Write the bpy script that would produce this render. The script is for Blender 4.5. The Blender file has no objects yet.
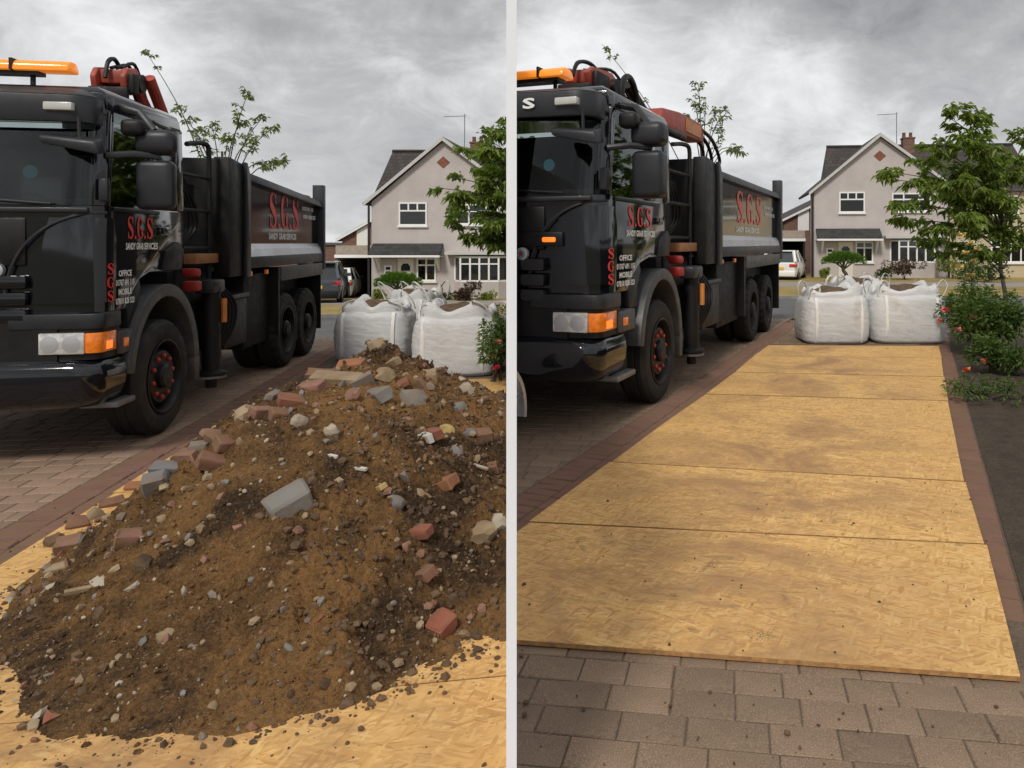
import bpy, bmesh, math, random
from mathutils import Vector, Matrix, noise

random.seed(7)
scene = bpy.context.scene
COL = scene.collection
R_ = math.radians

# ------------------------------------------------------------------ camera
F, CX, YH, CH = 740.0, 640.0, 243.0, 1.62      # focal length in pixels, axis column, horizon row, eye height
cam_d = bpy.data.cameras.new('camera')
cam_d.sensor_width = 36.0
cam_d.lens = F / 1024 * 36
cam_d.shift_x = (512 - CX) / 1024
cam_d.shift_y = (YH - 384) / 1024
cam_d.clip_start = 0.05
cam_d.clip_end = 3000
cam = bpy.data.objects.new('camera', cam_d)
COL.objects.link(cam)
cam.location = (0, 0, CH)
cam.rotation_euler = (R_(90), 0, 0)
scene.camera = cam

# ------------------------------------------------------------------ light
SUN_EL, SUN_AZ = 46.0, 196.0      # azimuth from +Y (away from the camera), clockwise
world = bpy.data.worlds.new('World')
scene.world = world
world.use_nodes = True
nt = world.node_tree
nt.nodes.clear()
def N(t, **k):
    n = nt.nodes.new(t)
    for a, b in k.items():
        setattr(n, a, b)
    return n
def math_node(op, a, b=None, clamp=False):
    n = N('ShaderNodeMath', operation=op, use_clamp=clamp)
    for i, v in enumerate((a, b)):
        if v is None: continue
        if isinstance(v, (int, float)): n.inputs[i].default_value = v
        else: nt.links.new(v, n.inputs[i])
    return n.outputs[0]
out = N('ShaderNodeOutputWorld')
bg = N('ShaderNodeBackground'); bg.inputs['Strength'].default_value = 0.1
sky = N('ShaderNodeTexSky', sky_type='NISHITA', sun_disc=False)
sky.sun_elevation = R_(SUN_EL); sky.sun_rotation = R_(SUN_AZ)
tc = N('ShaderNodeTexCoord')
sep = N('ShaderNodeSeparateXYZ'); nt.links.new(tc.outputs['Generated'], sep.inputs[0])
zz = math_node('ADD', math_node('MAXIMUM', sep.outputs['Z'], 0.0), 0.42)
comb = N('ShaderNodeCombineXYZ')
nt.links.new(math_node('DIVIDE', sep.outputs['X'], zz), comb.inputs[0])
nt.links.new(math_node('DIVIDE', sep.outputs['Y'], zz), comb.inputs[1])
n1 = N('ShaderNodeTexNoise'); n1.inputs['Scale'].default_value = 1.9; n1.inputs['Detail'].default_value = 7; n1.inputs['Roughness'].default_value = 0.52; n1.inputs['Distortion'].default_value = 0.35
n2 = N('ShaderNodeTexNoise'); n2.inputs['Scale'].default_value = 6.0; n2.inputs['Detail'].default_value = 8; n2.inputs['Roughness'].default_value = 0.66; n2.inputs['Distortion'].default_value = 0.5
off = N('ShaderNodeVectorMath', operation='ADD'); off.inputs[1].default_value = (3.1, 1.7, 0.4)
nt.links.new(comb.outputs[0], off.inputs[0])
nt.links.new(off.outputs[0], n1.inputs['Vector']); nt.links.new(off.outputs[0], n2.inputs['Vector'])
mixn = math_node('ADD', math_node('MULTIPLY', n1.outputs['Fac'], 0.68), math_node('MULTIPLY', n2.outputs['Fac'], 0.32))
ramp = N('ShaderNodeValToRGB')
nt.links.new(mixn, ramp.inputs['Fac'])
e = ramp.color_ramp.elements
e[0].position = 0.31; e[0].color = (0.205, 0.203, 0.208, 1)
e[1].position = 0.635; e[1].color = (0.70, 0.70, 0.705, 1)
m = e.new(0.455); m.color = (0.37, 0.368, 0.37, 1)
m = e.new(0.535); m.color = (0.53, 0.53, 0.533, 1)
# brighter, thinner cloud low over the horizon all the way round
hz = math_node('SUBTRACT', 1.0, math_node('MULTIPLY', math_node('MAXIMUM', sep.outputs['Z'], 0.0), 4.2), clamp=True)
lift = N('ShaderNodeMixRGB', blend_type='MIX')
nt.links.new(math_node('MULTIPLY', hz, 0.42), lift.inputs['Fac'])
nt.links.new(ramp.outputs['Color'], lift.inputs[1]); lift.inputs[2].default_value = (0.66, 0.67, 0.69, 1)
gain = N('ShaderNodeMixRGB', blend_type='MULTIPLY'); gain.inputs['Fac'].default_value = 1
nt.links.new(lift.outputs[0], gain.inputs[1]); gain.inputs[2].default_value = (9.1, 9.1, 9.1, 1)
cov = N('ShaderNodeMixRGB', blend_type='MIX'); cov.inputs['Fac'].default_value = 0.965
nt.links.new(sky.outputs[0], cov.inputs[1]); nt.links.new(gain.outputs[0], cov.inputs[2])
nt.links.new(cov.outputs[0], bg.inputs['Color']); nt.links.new(bg.outputs[0], out.inputs[0])

sun_d = bpy.data.lights.new('sun', 'SUN')
sun_d.energy = 1.5; sun_d.angle = R_(11); sun_d.color = (1.0, 0.95, 0.86)
sun = bpy.data.objects.new('sun', sun_d); COL.objects.link(sun)
sd = Vector((math.sin(R_(SUN_AZ)) * math.cos(R_(SUN_EL)), math.cos(R_(SUN_AZ)) * math.cos(R_(SUN_EL)), math.sin(R_(SUN_EL))))
sun.rotation_euler = sd.to_track_quat('Z', 'Y').to_euler()

vs = scene.view_settings
vs.view_transform = 'Standard'; vs.look = 'None'; vs.exposure = 0.55; vs.gamma = 1.0
vs.use_curve_mapping = False
scene.render.engine = 'CYCLES'
scene.cycles.max_bounces = 8
scene.cycles.transparent_max_bounces = 12
scene.cycles.use_denoising = True

# ------------------------------------------------------------------ materials
MATS = {}
class NT:
    def __init__(s, name):
        s.m = bpy.data.materials.new(name); s.m.use_nodes = True
        s.t = s.m.node_tree; s.t.nodes.clear()
        s.o = s.t.nodes.new('ShaderNodeOutputMaterial')
        s.b = s.t.nodes.new('ShaderNodeBsdfPrincipled')
        s.t.links.new(s.b.outputs[0], s.o.inputs[0])
    def n(s, t, **k):
        n = s.t.nodes.new(t)
        for a, b in k.items(): setattr(n, a, b)
        return n
    def l(s, a, b): s.t.links.new(a, b)
    def val(s, op, a, b=None, clamp=False):
        n = s.n('ShaderNodeMath', operation=op, use_clamp=clamp)
        for i, v in enumerate((a, b)):
            if v is None: continue
            if isinstance(v, (int, float)): n.inputs[i].default_value = v
            else: s.l(v, n.inputs[i])
        return n.outputs[0]
    def coord(s, kind='Object', scale=(1, 1, 1), rot=(0, 0, 0), rand=0.0):
        tc = s.n('ShaderNodeTexCoord'); mp = s.n('ShaderNodeMapping')
        if rot[2]:        # turn first, then stretch
            mp.vector_type = 'TEXTURE'; scale = tuple(1 / q_ for q_ in scale)
        mp.inputs['Scale'].default_value = scale; mp.inputs['Rotation'].default_value = rot
        s.l(tc.outputs[kind], mp.inputs[0])
        if rand:
            oi = s.n('ShaderNodeObjectInfo')
            v = s.val('MULTIPLY', oi.outputs['Random'], rand)
            c = s.n('ShaderNodeCombineXYZ'); s.l(v, c.inputs[0]); s.l(v, c.inputs[1]); s.l(v, c.inputs[2])
            s.l(c.outputs[0], mp.inputs['Location'])
        return mp.outputs[0]
    def noise(s, vec, scale, detail=4, rough=0.55, dist=0.0):
        n = s.n('ShaderNodeTexNoise')
        n.inputs['Scale'].default_value = scale; n.inputs['Detail'].default_value = detail
        n.inputs['Roughness'].default_value = rough; n.inputs['Distortion'].default_value = dist
        if vec is not None: s.l(vec, n.inputs['Vector'])
        return n.outputs['Fac']
    def ramp(s, fac, stops):
        r = s.n('ShaderNodeValToRGB'); s.l(fac, r.inputs[0])
        el = r.color_ramp.elements
        while len(el) > 1: el.remove(el[-1])
        el[0].position = stops[0][0]; el[0].color = (*stops[0][1], 1)
        for p, c in stops[1:]:
            x = el.new(p); x.color = (*c, 1)
        return r.outputs[0]
    def mix(s, fac, a, b, mode='MIX'):
        n = s.n('ShaderNodeMixRGB', blend_type=mode)
        for i, v in enumerate((fac, a, b)):
            if isinstance(v, (int, float)): n.inputs[i].default_value = v
            elif isinstance(v, tuple): n.inputs[i].default_value = (*v, 1)
            else: s.l(v, n.inputs[i])
        return n.outputs[0]
    def bump(s, h, strength=0.3, dist=0.01):
        n = s.n('ShaderNodeBump'); n.inputs['Strength'].default_value = strength; n.inputs['Distance'].default_value = dist
        s.l(h, n.inputs['Height']); s.l(n.outputs[0], s.b.inputs['Normal'])
    def done(s, key):
        MATS[key] = s.m; return s.m

def plain(key, col, rough=0.5, metal=0.0, var=0.12, scale=6.0, bump=0.0, bscale=60.0, coat=0.0, rand=3.0, dirt=0.0, dirtcol=(0.16, 0.13, 0.10), spec=0.5, emit=None):
    t = NT(key); v = t.coord(rand=rand)
    nz = t.noise(v, scale, 5, 0.6)
    lo = tuple(c * (1 - var) for c in col); hi = tuple(min(1, c * (1 + var)) for c in col)
    c = t.ramp(nz, [(0.3, lo), (0.7, hi)])
    if dirt:
        d = t.ramp(t.noise(v, scale * 0.6, 7, 0.7), [(0.46, (0, 0, 0)), (0.72, (dirt,) * 3)])
        c = t.mix(d, c, dirtcol)
    t.l(c, t.b.inputs['Base Color'])
    rr = t.ramp(t.noise(v, scale * 1.7, 4), [(0.3, (max(0.02, rough * 0.8),) * 3), (0.75, (min(1, rough * 1.25),) * 3)])
    t.l(rr, t.b.inputs['Roughness'])
    t.b.inputs['Metallic'].default_value = metal
    t.b.inputs['Coat Weight'].default_value = coat; t.b.inputs['Coat Roughness'].default_value = 0.06
    t.b.inputs['Specular IOR Level'].default_value = spec
    if emit:
        t.b.inputs['Emission Color'].default_value = (*emit[0], 1); t.b.inputs['Emission Strength'].default_value = emit[1]
    if bump: t.bump(t.noise(v, bscale, 5, 0.6), bump, 0.01)
    return t.done(key)

plain('black_paint', (0.005, 0.0065, 0.010), 0.08, coat=0.4, spec=0.45, var=0.2, scale=2.5, dirt=0.14, dirtcol=(0.03, 0.027, 0.024))
plain('black_matte', (0.006, 0.006, 0.007), 0.5, var=0.3, dirt=0.3, dirtcol=(0.026, 0.022, 0.018), spec=0.35)
plain('chassis', (0.006, 0.006, 0.007), 0.6, var=0.3, dirt=0.3, dirtcol=(0.03, 0.025, 0.02), bump=0.2, spec=0.35)
plain('grey_plastic', (0.017, 0.0185, 0.023), 0.42, var=0.15, dirt=0.25, dirtcol=(0.045, 0.042, 0.038), bump=0.08, bscale=300, spec=0.4)
plain('light_plastic', (0.045, 0.048, 0.052), 0.45, var=0.15, dirt=0.4, dirtcol=(0.15, 0.13, 0.11))
plain('silver', (0.52, 0.53, 0.55), 0.30, metal=0.5, var=0.05, scale=1.5, dirt=0.12, dirtcol=(0.24, 0.22, 0.20))
plain('dull_steel', (0.20, 0.20, 0.20), 0.45, metal=0.4, var=0.25, dirt=0.5)
plain('tyre', (0.012, 0.012, 0.012), 0.75, var=0.25, scale=4, dirt=0.6, dirtcol=(0.042, 0.038, 0.031), spec=0.35, bump=0.15, bscale=90)
plain('red_paint', (0.33, 0.025, 0.018), 0.45, var=0.2)
plain('red_letter', (0.72, 0.035, 0.028), 0.4, var=0.04, rand=0)
plain('white_letter', (0.78, 0.78, 0.76), 0.4, var=0.04, rand=0)
plain('crane_red', (0.34, 0.05, 0.028), 0.5, var=0.3, scale=8, dirt=0.6, dirtcol=(0.11, 0.06, 0.045), bump=0.1)
plain('orange_paint', (0.58, 0.20, 0.04), 0.45, var=0.25, dirt=0.4)
plain('yellow_paint', (0.66, 0.40, 0.04), 0.5, var=0.2, dirt=0.3)
plain('wood_block', (0.30, 0.135, 0.055), 0.7, var=0.3, bump=0.2)
plain('amber', (0.80, 0.20, 0.015), 0.18, var=0.25, scale=30, coat=0.4, emit=((1.0, 0.20, 0.01), 0.04))
plain('amber_lit', (0.9, 0.25, 0.02), 0.15, var=0.1, emit=((1.0, 0.28, 0.03), 0.30))
plain('indicator_lit', (0.9, 0.2, 0.02), 0.2, var=0.1, emit=((1.0, 0.18, 0.02), 0.8))
plain('lamp_glass', (0.62, 0.62, 0.60), 0.12, metal=0.35, var=0.35, scale=16, coat=0.8)
plain('lamp_white', (0.5, 0.5, 0.48), 0.25, var=0.1)
plain('hoarding', (0.89, 0.895, 0.945), 0.6, var=0.02, scale=1.2, bump=0.03)
plain('bark', (0.075, 0.058, 0.044), 0.9, var=0.35, scale=12, bump=0.5, bscale=40)
plain('white_frame', (0.80, 0.80, 0.79), 0.4, var=0.03)
plain('render_wall', (0.485, 0.44, 0.425), 0.9, var=0.10, scale=0.9, bump=0.25, bscale=70, dirt=0.25, dirtcol=(0.38, 0.325, 0.30), rand=0)
plain('cream_wall', (0.50, 0.42, 0.29), 0.9, var=0.08, scale=0.9, bump=0.2)
plain('barge', (0.52, 0.51, 0.49), 0.6, var=0.08)
plain('door_paint', (0.66, 0.63, 0.55), 0.5, var=0.04)
plain('dark_void', (0.012, 0.012, 0.014), 0.9, var=0.2)  # near-black, paints the shade inside car ports and behind panes
plain('lead', (0.10, 0.105, 0.115), 0.6, var=0.2)
plain('pipe', (0.02, 0.02, 0.022), 0.4)
plain('terracotta', (0.21, 0.075, 0.045), 0.85, var=0.25, scale=5, bump=0.2)
plain('wood_beam', (0.34, 0.29, 0.24), 0.8, var=0.15)
plain('car_white', (0.80, 0.80, 0.79), 0.2, coat=0.7, var=0.02)
plain('car_dark', (0.085, 0.10, 0.125), 0.2, metal=0.35, coat=0.7, var=0.05)
plain('car_glass', (0.02, 0.024, 0.028), 0.05, var=0.1, coat=1.0)
plain('tail_red', (0.5, 0.02, 0.02), 0.2, coat=0.5)
plain('plate_yellow', (0.80, 0.50, 0.04), 0.5, var=0.03)
plain('hub_metal', (0.35, 0.35, 0.36), 0.35, metal=0.7)
plain('rose_red', (0.58, 0.03, 0.05), 0.7, var=0.25, scale=20)
plain('rose_pink', (0.70, 0.17, 0.17), 0.7, var=0.25, scale=20)
plain('rose_orange', (0.75, 0.24, 0.12), 0.7, var=0.25, scale=20)
plain('rose_yellow', (0.78, 0.62, 0.28), 0.7, var=0.2, scale=20)
plain('sticker_blue', (0.10, 0.32, 0.42), 0.4, var=0.05)
plain('curtain', (0.55, 0.54, 0.52), 0.8, var=0.25, scale=3)

def stone(key, col, var=0.25, scale=14, soil=0.5, bump=0.5, bscale=40):
    t = NT(key); v = t.coord(rand=9.0)
    c = t.ramp(t.noise(v, scale, 6, 0.65), [(0.3, tuple(x * (1 - var) for x in col)), (0.7, tuple(min(1, x * (1 + var)) for x in col))])
    d = t.ramp(t.noise(v, scale * 0.5, 7, 0.7), [(0.41, (0, 0, 0)), (0.58, (min(1, soil * 1.35),) * 3)])
    c = t.mix(d, c, (0.165, 0.10, 0.052))
    t.l(c, t.b.inputs['Base Color']); t.b.inputs['Roughness'].default_value = 0.92
    t.bump(t.noise(v, bscale, 6, 0.65), bump, 0.008)
    return t.done(key)
stone('brick_red', (0.255, 0.082, 0.05), soil=0.6); stone('brick_brown', (0.20, 0.09, 0.058), soil=0.6); stone('brick_orange', (0.34, 0.125, 0.058))
stone('brick_pink', (0.27, 0.135, 0.10), soil=0.65); stone('stone_grey', (0.20, 0.20, 0.19)); stone('stone_pale', (0.44, 0.39, 0.31), soil=0.4)
stone('stone_buff', (0.34, 0.26, 0.16)); stone('stone_blue', (0.155, 0.17, 0.182), soil=0.45); stone('stone_white', (0.58, 0.57, 0.53), soil=0.3)
stone('stone_yellow', (0.52, 0.38, 0.14), soil=0.3); stone('clod_dark', (0.085, 0.053, 0.031), soil=0.5)
stone('edging_brick', (0.205, 0.105, 0.080), scale=5, soil=0.55, bump=0.35, bscale=60)

# paving block: speckled grey-brown concrete
def paving(key, a, b, wet=0.3):
    t = NT(key); v = t.coord(rand=0)
    oi = t.n('ShaderNodeObjectInfo'); gi = t.n('ShaderNodeNewGeometry')
    base = t.ramp(t.noise(v, 1.6, 6, 0.65), [(0.3, a), (0.7, b)])
    sp = t.noise(v, 190, 2, 0.6)
    c = t.mix(t.ramp(sp, [(0.36, (0.5,) * 3), (0.5, (0, 0, 0))]), base, tuple(x * 0.45 for x in a))
    c = t.mix(t.ramp(sp, [(0.58, (0, 0, 0)), (0.72, (0.5,) * 3)]), c, tuple(min(1, x * 1.8) for x in b))
    isl = t.val('ADD', t.val('MULTIPLY', t.val('ADD', gi.outputs['Random Per Island'], oi.outputs['Random']), 0.28), 0.72)
    cc = t.n('ShaderNodeCombineXYZ')
    for i in range(3): t.l(isl, cc.inputs[i])
    c = t.mix(1.0, c, cc.outputs[0], 'MULTIPLY')
    stain = t.ramp(t.noise(v, 2.3, 5, 0.7, 0.6), [(0.55, (0, 0, 0)), (0.72, (wet,) * 3)])
    c = t.mix(stain, c, (0.20, 0.125, 0.06))
    t.l(c, t.b.inputs['Base Color']); t.b.inputs['Roughness'].default_value = 0.85
    t.bump(t.val('ADD', t.noise(v, 150, 4, 0.7), t.noise(v, 25, 3)), 0.35, 0.006)
    return t.done(key)
paving('paver', (0.165, 0.112, 0.074), (0.275, 0.193, 0.130), 0.7)
paving('paver_worn', (0.215, 0.140, 0.095), (0.335, 0.228, 0.160), 0.4)

# oriented strand board
t = NT('osb'); 
def strands(t, rot, sx, sy, rnd):
    v = t.coord(scale=(sx, sy, 1), rot=(0, 0, rot), rand=rnd)
    w = t.n('ShaderNodeTexNoise'); w.inputs['Scale'].default_value = 0.9; w.inputs['Detail'].default_value = 2
    t.l(v, w.inputs['Vector'])
    ad = t.n('ShaderNodeMixRGB', blend_type='ADD'); ad.inputs[0].default_value = 0.4
    t.l(v, ad.inputs[1]); t.l(w.outputs['Color'], ad.inputs[2])
    vo = t.n('ShaderNodeTexVoronoi'); vo.voronoi_dimensions = '2D'; vo.inputs['Scale'].default_value = 1.0
    t.l(ad.outputs[0], vo.inputs['Vector'])
    sp = t.n('ShaderNodeSeparateColor'); t.l(vo.outputs['Color'], sp.inputs[0])
    return sp.outputs[0], sp.outputs[1]
a0, a1 = strands(t, 0.06, 13, 85, 21.0)
b0, b1 = strands(t, 0.5, 15, 90, 13.0)
c0, c1 = strands(t, -0.42, 13, 82, 17.0)
d0, d1 = strands(t, 1.25, 18, 85, 11.0)
pick1 = t.val('GREATER_THAN', b1, 0.5); pick2 = t.val('GREATER_THAN', c1, 0.6); pick3 = t.val('GREATER_THAN', d1, 0.78)
fv = t.mix(pick1, a0, b0); fv = t.mix(pick2, fv, c0); fv = t.mix(pick3, fv, d0)
v = t.coord(rand=7.0)
fine = t.noise(t.coord(scale=(12, 90, 1), rand=5.0), 3, 4, 0.6)
base = t.ramp(t.val('ADD', t.val('MULTIPLY', fv, 0.75), t.val('MULTIPLY', fine, 0.3)), [(0.06, (0.44, 0.222, 0.068)), (0.36, (0.62, 0.355, 0.116)), (0.70, (0.72, 0.438, 0.155)), (0.98, (0.79, 0.54, 0.235))])
grime = t.ramp(t.noise(v, 1.05, 9, 0.70, 0.8), [(0.41, (0, 0, 0)), (0.60, (0.92,) * 3)])
sx_ = t.n('ShaderNodeSeparateXYZ'); t.l(t.coord(), sx_.inputs[0])
worn = t.val('SUBTRACT', 1.15, t.val('MULTIPLY', t.val('ABSOLUTE', sx_.outputs[0]), 0.75), True)
c = t.mix(t.val('MULTIPLY', grime, worn), base, (0.355, 0.198, 0.088))
streak = t.ramp(t.noise(t.coord(scale=(2.2, 9, 1), rand=4.0), 2.0, 6, 0.7), [(0.53, (0, 0, 0)), (0.72, (0.8,) * 3)])
c = t.mix(t.val('MULTIPLY', streak, worn), c, (0.24, 0.145, 0.075))
spots = t.ramp(t.noise(v, 4.2, 5, 0.6, 0.6), [(0.66, (0, 0, 0)), (0.74, (0.9,) * 3)])
c = t.mix(spots, c, (0.17, 0.11, 0.055))
t.l(c, t.b.inputs['Base Color']); t.b.inputs['Roughness'].default_value = 0.75
t.bump(t.val('ADD', t.val('MULTIPLY', fv, 0.5), fine), 0.25, 0.004)
t.done('osb')
plain('reflect_dark', (0.055, 0.040, 0.030), 0.8, var=0.3, scale=4, bump=0.2)
plain('osb_edge', (0.36, 0.19, 0.07), 0.85, var=0.35, scale=30, bump=0.3)

# soil: dark loam with sandy patches and specks
t = NT('soil'); v = t.coord(rand=0)
big = t.noise(v, 1.35, 5, 0.6, 0.9); mid = t.noise(v, 6, 8, 0.75, 0.4); finen = t.noise(v, 70, 7, 0.8)
sand = t.ramp(t.val('ADD', t.val('MULTIPLY', big, 0.62), t.val('ADD', t.val('MULTIPLY', mid, 0.38), t.val('MULTIPLY', finen, 0.10))), [(0.47, (0, 0, 0)), (0.62, (1, 1, 1))])
dark = t.ramp(finen, [(0.30, (0.030, 0.019, 0.012)), (0.50, (0.110, 0.066, 0.036)), (0.72, (0.31, 0.195, 0.112))])
sandy = t.ramp(finen, [(0.28, (0.24, 0.118, 0.042)), (0.5, (0.49, 0.258, 0.095)), (0.75, (0.66, 0.41, 0.18))])
c = t.mix(sand, dark, sandy)
vo = t.n('ShaderNodeTexVoronoi'); vo.inputs['Scale'].default_value = 75; t.l(v, vo.inputs['Vector'])
sp = t.n('ShaderNodeSeparateColor'); t.l(vo.outputs['Color'], sp.inputs[0])
speck = t.val('MULTIPLY', t.val('GREATER_THAN', sp.outputs[0], 0.93), t.val('LESS_THAN', vo.outputs['Distance'], 0.32))
c = t.mix(t.val('MULTIPLY', speck, 0.75), c, (0.46, 0.38, 0.28))
t.l(c, t.b.inputs['Base Color']); t.b.inputs['Roughness'].default_value = 0.95; t.b.inputs['Specular IOR Level'].default_value = 0.2
t.bump(t.val('ADD', t.noise(v, 40, 8, 0.8), t.val('MULTIPLY', t.noise(v, 160, 4, 0.7), 0.6)), 1.0, 0.05)
t.done('soil')

def ground_mat(key, a, b, scale=2.0, bump=0.4, bs=30):
    t = NT(key); v = t.coord(rand=0)
    c = t.ramp(t.noise(v, scale, 8, 0.7), [(0.28, a), (0.72, b)])
    f2 = t.ramp(t.noise(v, bs * 1.4, 5, 0.7), [(0.3, (0.55,) * 3), (0.7, (1.25,) * 3)])
    c = t.mix(1.0, c, f2, 'MULTIPLY')
    t.l(c, t.b.inputs['Base Color']); t.b.inputs['Roughness'].default_value = 0.93
    t.bump(t.noise(v, bs, 6, 0.7), bump, 0.02)
    return t.done(key)
ground_mat('asphalt', (0.085, 0.085, 0.088), (0.135, 0.134, 0.135), 0.8, 0.3, 80)
ground_mat('dry_grass', (0.17, 0.13, 0.035), (0.42, 0.30, 0.095), 0.6, 0.8, 18)
ground_mat('footway', (0.24, 0.22, 0.20), (0.34, 0.31, 0.28), 1.0, 0.2, 60)
ground_mat('earth', (0.045, 0.032, 0.022), (0.105, 0.075, 0.050), 6, 0.9, 40)
ground_mat('land', (0.07, 0.075, 0.03), (0.16, 0.14, 0.06), 0.25, 0.5, 12)
ground_mat('joint_sand', (0.10, 0.070, 0.048), (0.17, 0.122, 0.085), 4, 0.5, 60)
ground_mat('kerb_stone', (0.22, 0.21, 0.19), (0.33, 0.31, 0.29), 3, 0.3, 60)

# roof tiles and brickwork too far away to show single pieces
def tiles(key, a, b, w, h):
    t = NT(key); v = t.coord()
    br = t.n('ShaderNodeTexBrick'); br.inputs['Scale'].default_value = 1.0
    br.inputs['Brick Width'].default_value = w; br.inputs['Row Height'].default_value = h
    br.inputs['Mortar Size'].default_value = 0.012; br.inputs['Color1'].default_value = (*a, 1); br.inputs['Color2'].default_value = (*b, 1)
    br.inputs['Mortar'].default_value = (*(x * 0.45 for x in a), 1)
    t.l(v, br.inputs['Vector'])
    c = t.mix(0.5, br.outputs['Color'], t.ramp(t.noise(v, 3, 6, 0.7), [(0.3, (0.6,) * 3), (0.7, (1.35,) * 3)]), 'MULTIPLY')
    t.l(c, t.b.inputs['Base Color']); t.b.inputs['Roughness'].default_value = 0.85
    t.bump(br.outputs['Fac'], -0.5, 0.02)
    return t.done(key)
tiles('roof_tile', (0.038, 0.032, 0.030), (0.066, 0.053, 0.048), 0.30, 0.26)
tiles('porch_slate', (0.028, 0.029, 0.031), (0.05, 0.05, 0.052), 0.30, 0.2)
t = NT('far_brick'); v = t.coord(rot=(R_(90), 0, 0))
br = t.n('ShaderNodeTexBrick'); br.inputs['Scale'].default_value = 1.0; br.inputs['Brick Width'].default_value = 0.225; br.inputs['Row Height'].default_value = 0.075; br.inputs['Mortar Size'].default_value = 0.008
br.inputs['Color1'].default_value = (0.13, 0.055, 0.038, 1); br.inputs['Color2'].default_value = (0.20, 0.09, 0.06, 1); br.inputs['Mortar'].default_value = (0.20, 0.17, 0.15, 1)
t.l(v, br.inputs['Vector']); t.l(br.outputs['Color'], t.b.inputs['Base Color']); t.b.inputs['Roughness'].default_value = 0.9
t.done('far_brick')

def leaf_mat(key, lo, hi, trans=0.35):
    t = NT(key); gi = t.n('ShaderNodeNewGeometry')
    c = t.ramp(gi.outputs['Random Per Island'], [(0.0, lo), (1.0, hi)])
    t.l(c, t.b.inputs['Base Color']); t.b.inputs['Roughness'].default_value = 0.5; t.b.inputs['Specular IOR Level'].default_value = 0.3
    tr = t.n('ShaderNodeBsdfTranslucent'); t.l(t.mix(1.0, c, (1.3, 1.5, 0.6), 'MULTIPLY'), tr.inputs[0])
    mx = t.n('ShaderNodeMixShader'); mx.inputs[0].default_value = trans
    t.l(t.b.outputs[0], mx.inputs[1]); t.l(tr.outputs[0], mx.inputs[2]); t.l(mx.outputs[0], t.o.inputs[0])
    return t.done(key)
leaf_mat('leaf_cherry', (0.085, 0.135, 0.022), (0.25, 0.32, 0.07), 0.42)
leaf_mat('leaf_young', (0.09, 0.14, 0.035), (0.25, 0.30, 0.10))
leaf_mat('leaf_dark', (0.02, 0.042, 0.012), (0.065, 0.115, 0.03))
leaf_mat('leaf_rose', (0.04, 0.078, 0.016), (0.135, 0.20, 0.05))
leaf_mat('leaf_pine', (0.06, 0.12, 0.018), (0.15, 0.26, 0.045))
leaf_mat('leaf_rust', (0.05, 0.032, 0.022), (0.14, 0.085, 0.055))
leaf_mat('leaf_lime', (0.14, 0.19, 0.03), (0.30, 0.34, 0.08))

# clear and tinted glass: mirror at grazing angles, otherwise a dark see-through pane
def glass(key, tint, refl=1.0):
    t = NT(key); t.t.nodes.remove(t.b)
    tr = t.n('ShaderNodeBsdfTransparent'); tr.inputs[0].default_value = (*tint, 1)
    gl = t.n('ShaderNodeBsdfGlossy'); gl.inputs['Roughness'].default_value = 0.02
    fr = t.n('ShaderNodeFresnel'); fr.inputs[0].default_value = 1.55
    mx = t.n('ShaderNodeMixShader')
    t.l(t.val('MULTIPLY', fr.outputs[0], refl, True), mx.inputs[0]); t.l(tr.outputs[0], mx.inputs[1]); t.l(gl.outputs[0], mx.inputs[2])
    t.l(mx.outputs[0], t.o.inputs[0])
    return t.done(key)
glass('cab_glass', (0.66, 0.72, 0.72), 0.85)
glass('window_glass', (0.30, 0.33, 0.34), 1.6)

# woven bag cloth
t = NT('bag_cloth'); v = t.coord(rand=5.0)
gi = t.n('ShaderNodeNewGeometry')
c = t.ramp(t.noise(v, 2.2, 7, 0.65, 0.4), [(0.30, (0.76, 0.76, 0.76)), (0.56, (0.84, 0.845, 0.855)), (0.78, (0.66, 0.60, 0.52))])
c = t.mix(t.ramp(t.noise(v, 5, 6, 0.7), [(0.64, (0, 0, 0)), (0.82, (0.45,) * 3)]), c, (0.46, 0.36, 0.25))
t.l(c, t.b.inputs['Base Color']); t.b.inputs['Roughness'].default_value = 0.55
wv = t.n('ShaderNodeTexWave', bands_direction='Z'); wv.inputs['Scale'].default_value = 26; wv.inputs['Distortion'].default_value = 3.0; wv.inputs['Detail'].default_value = 3
t.l(v, wv.inputs['Vector'])
t.bump(t.val('ADD', t.val('MULTIPLY', wv.outputs['Fac'], 0.35), t.noise(t.coord(scale=(3, 3, 14), rand=5.0), 2.2, 6, 0.68)), 0.85, 0.016)
tr = t.n('ShaderNodeBsdfTranslucent'); t.l(c, tr.inputs[0])
mx = t.n('ShaderNodeMixShader'); mx.inputs[0].default_value = 0.12
t.l(t.b.outputs[0], mx.inputs[1]); t.l(tr.outputs[0], mx.inputs[2]); t.l(mx.outputs[0], t.o.inputs[0])
t.done('bag_cloth')
plain('webbing', (0.78, 0.77, 0.74), 0.7, var=0.08, dirt=0.3, dirtcol=(0.4, 0.32, 0.22), bump=0.3, bscale=200)

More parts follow.
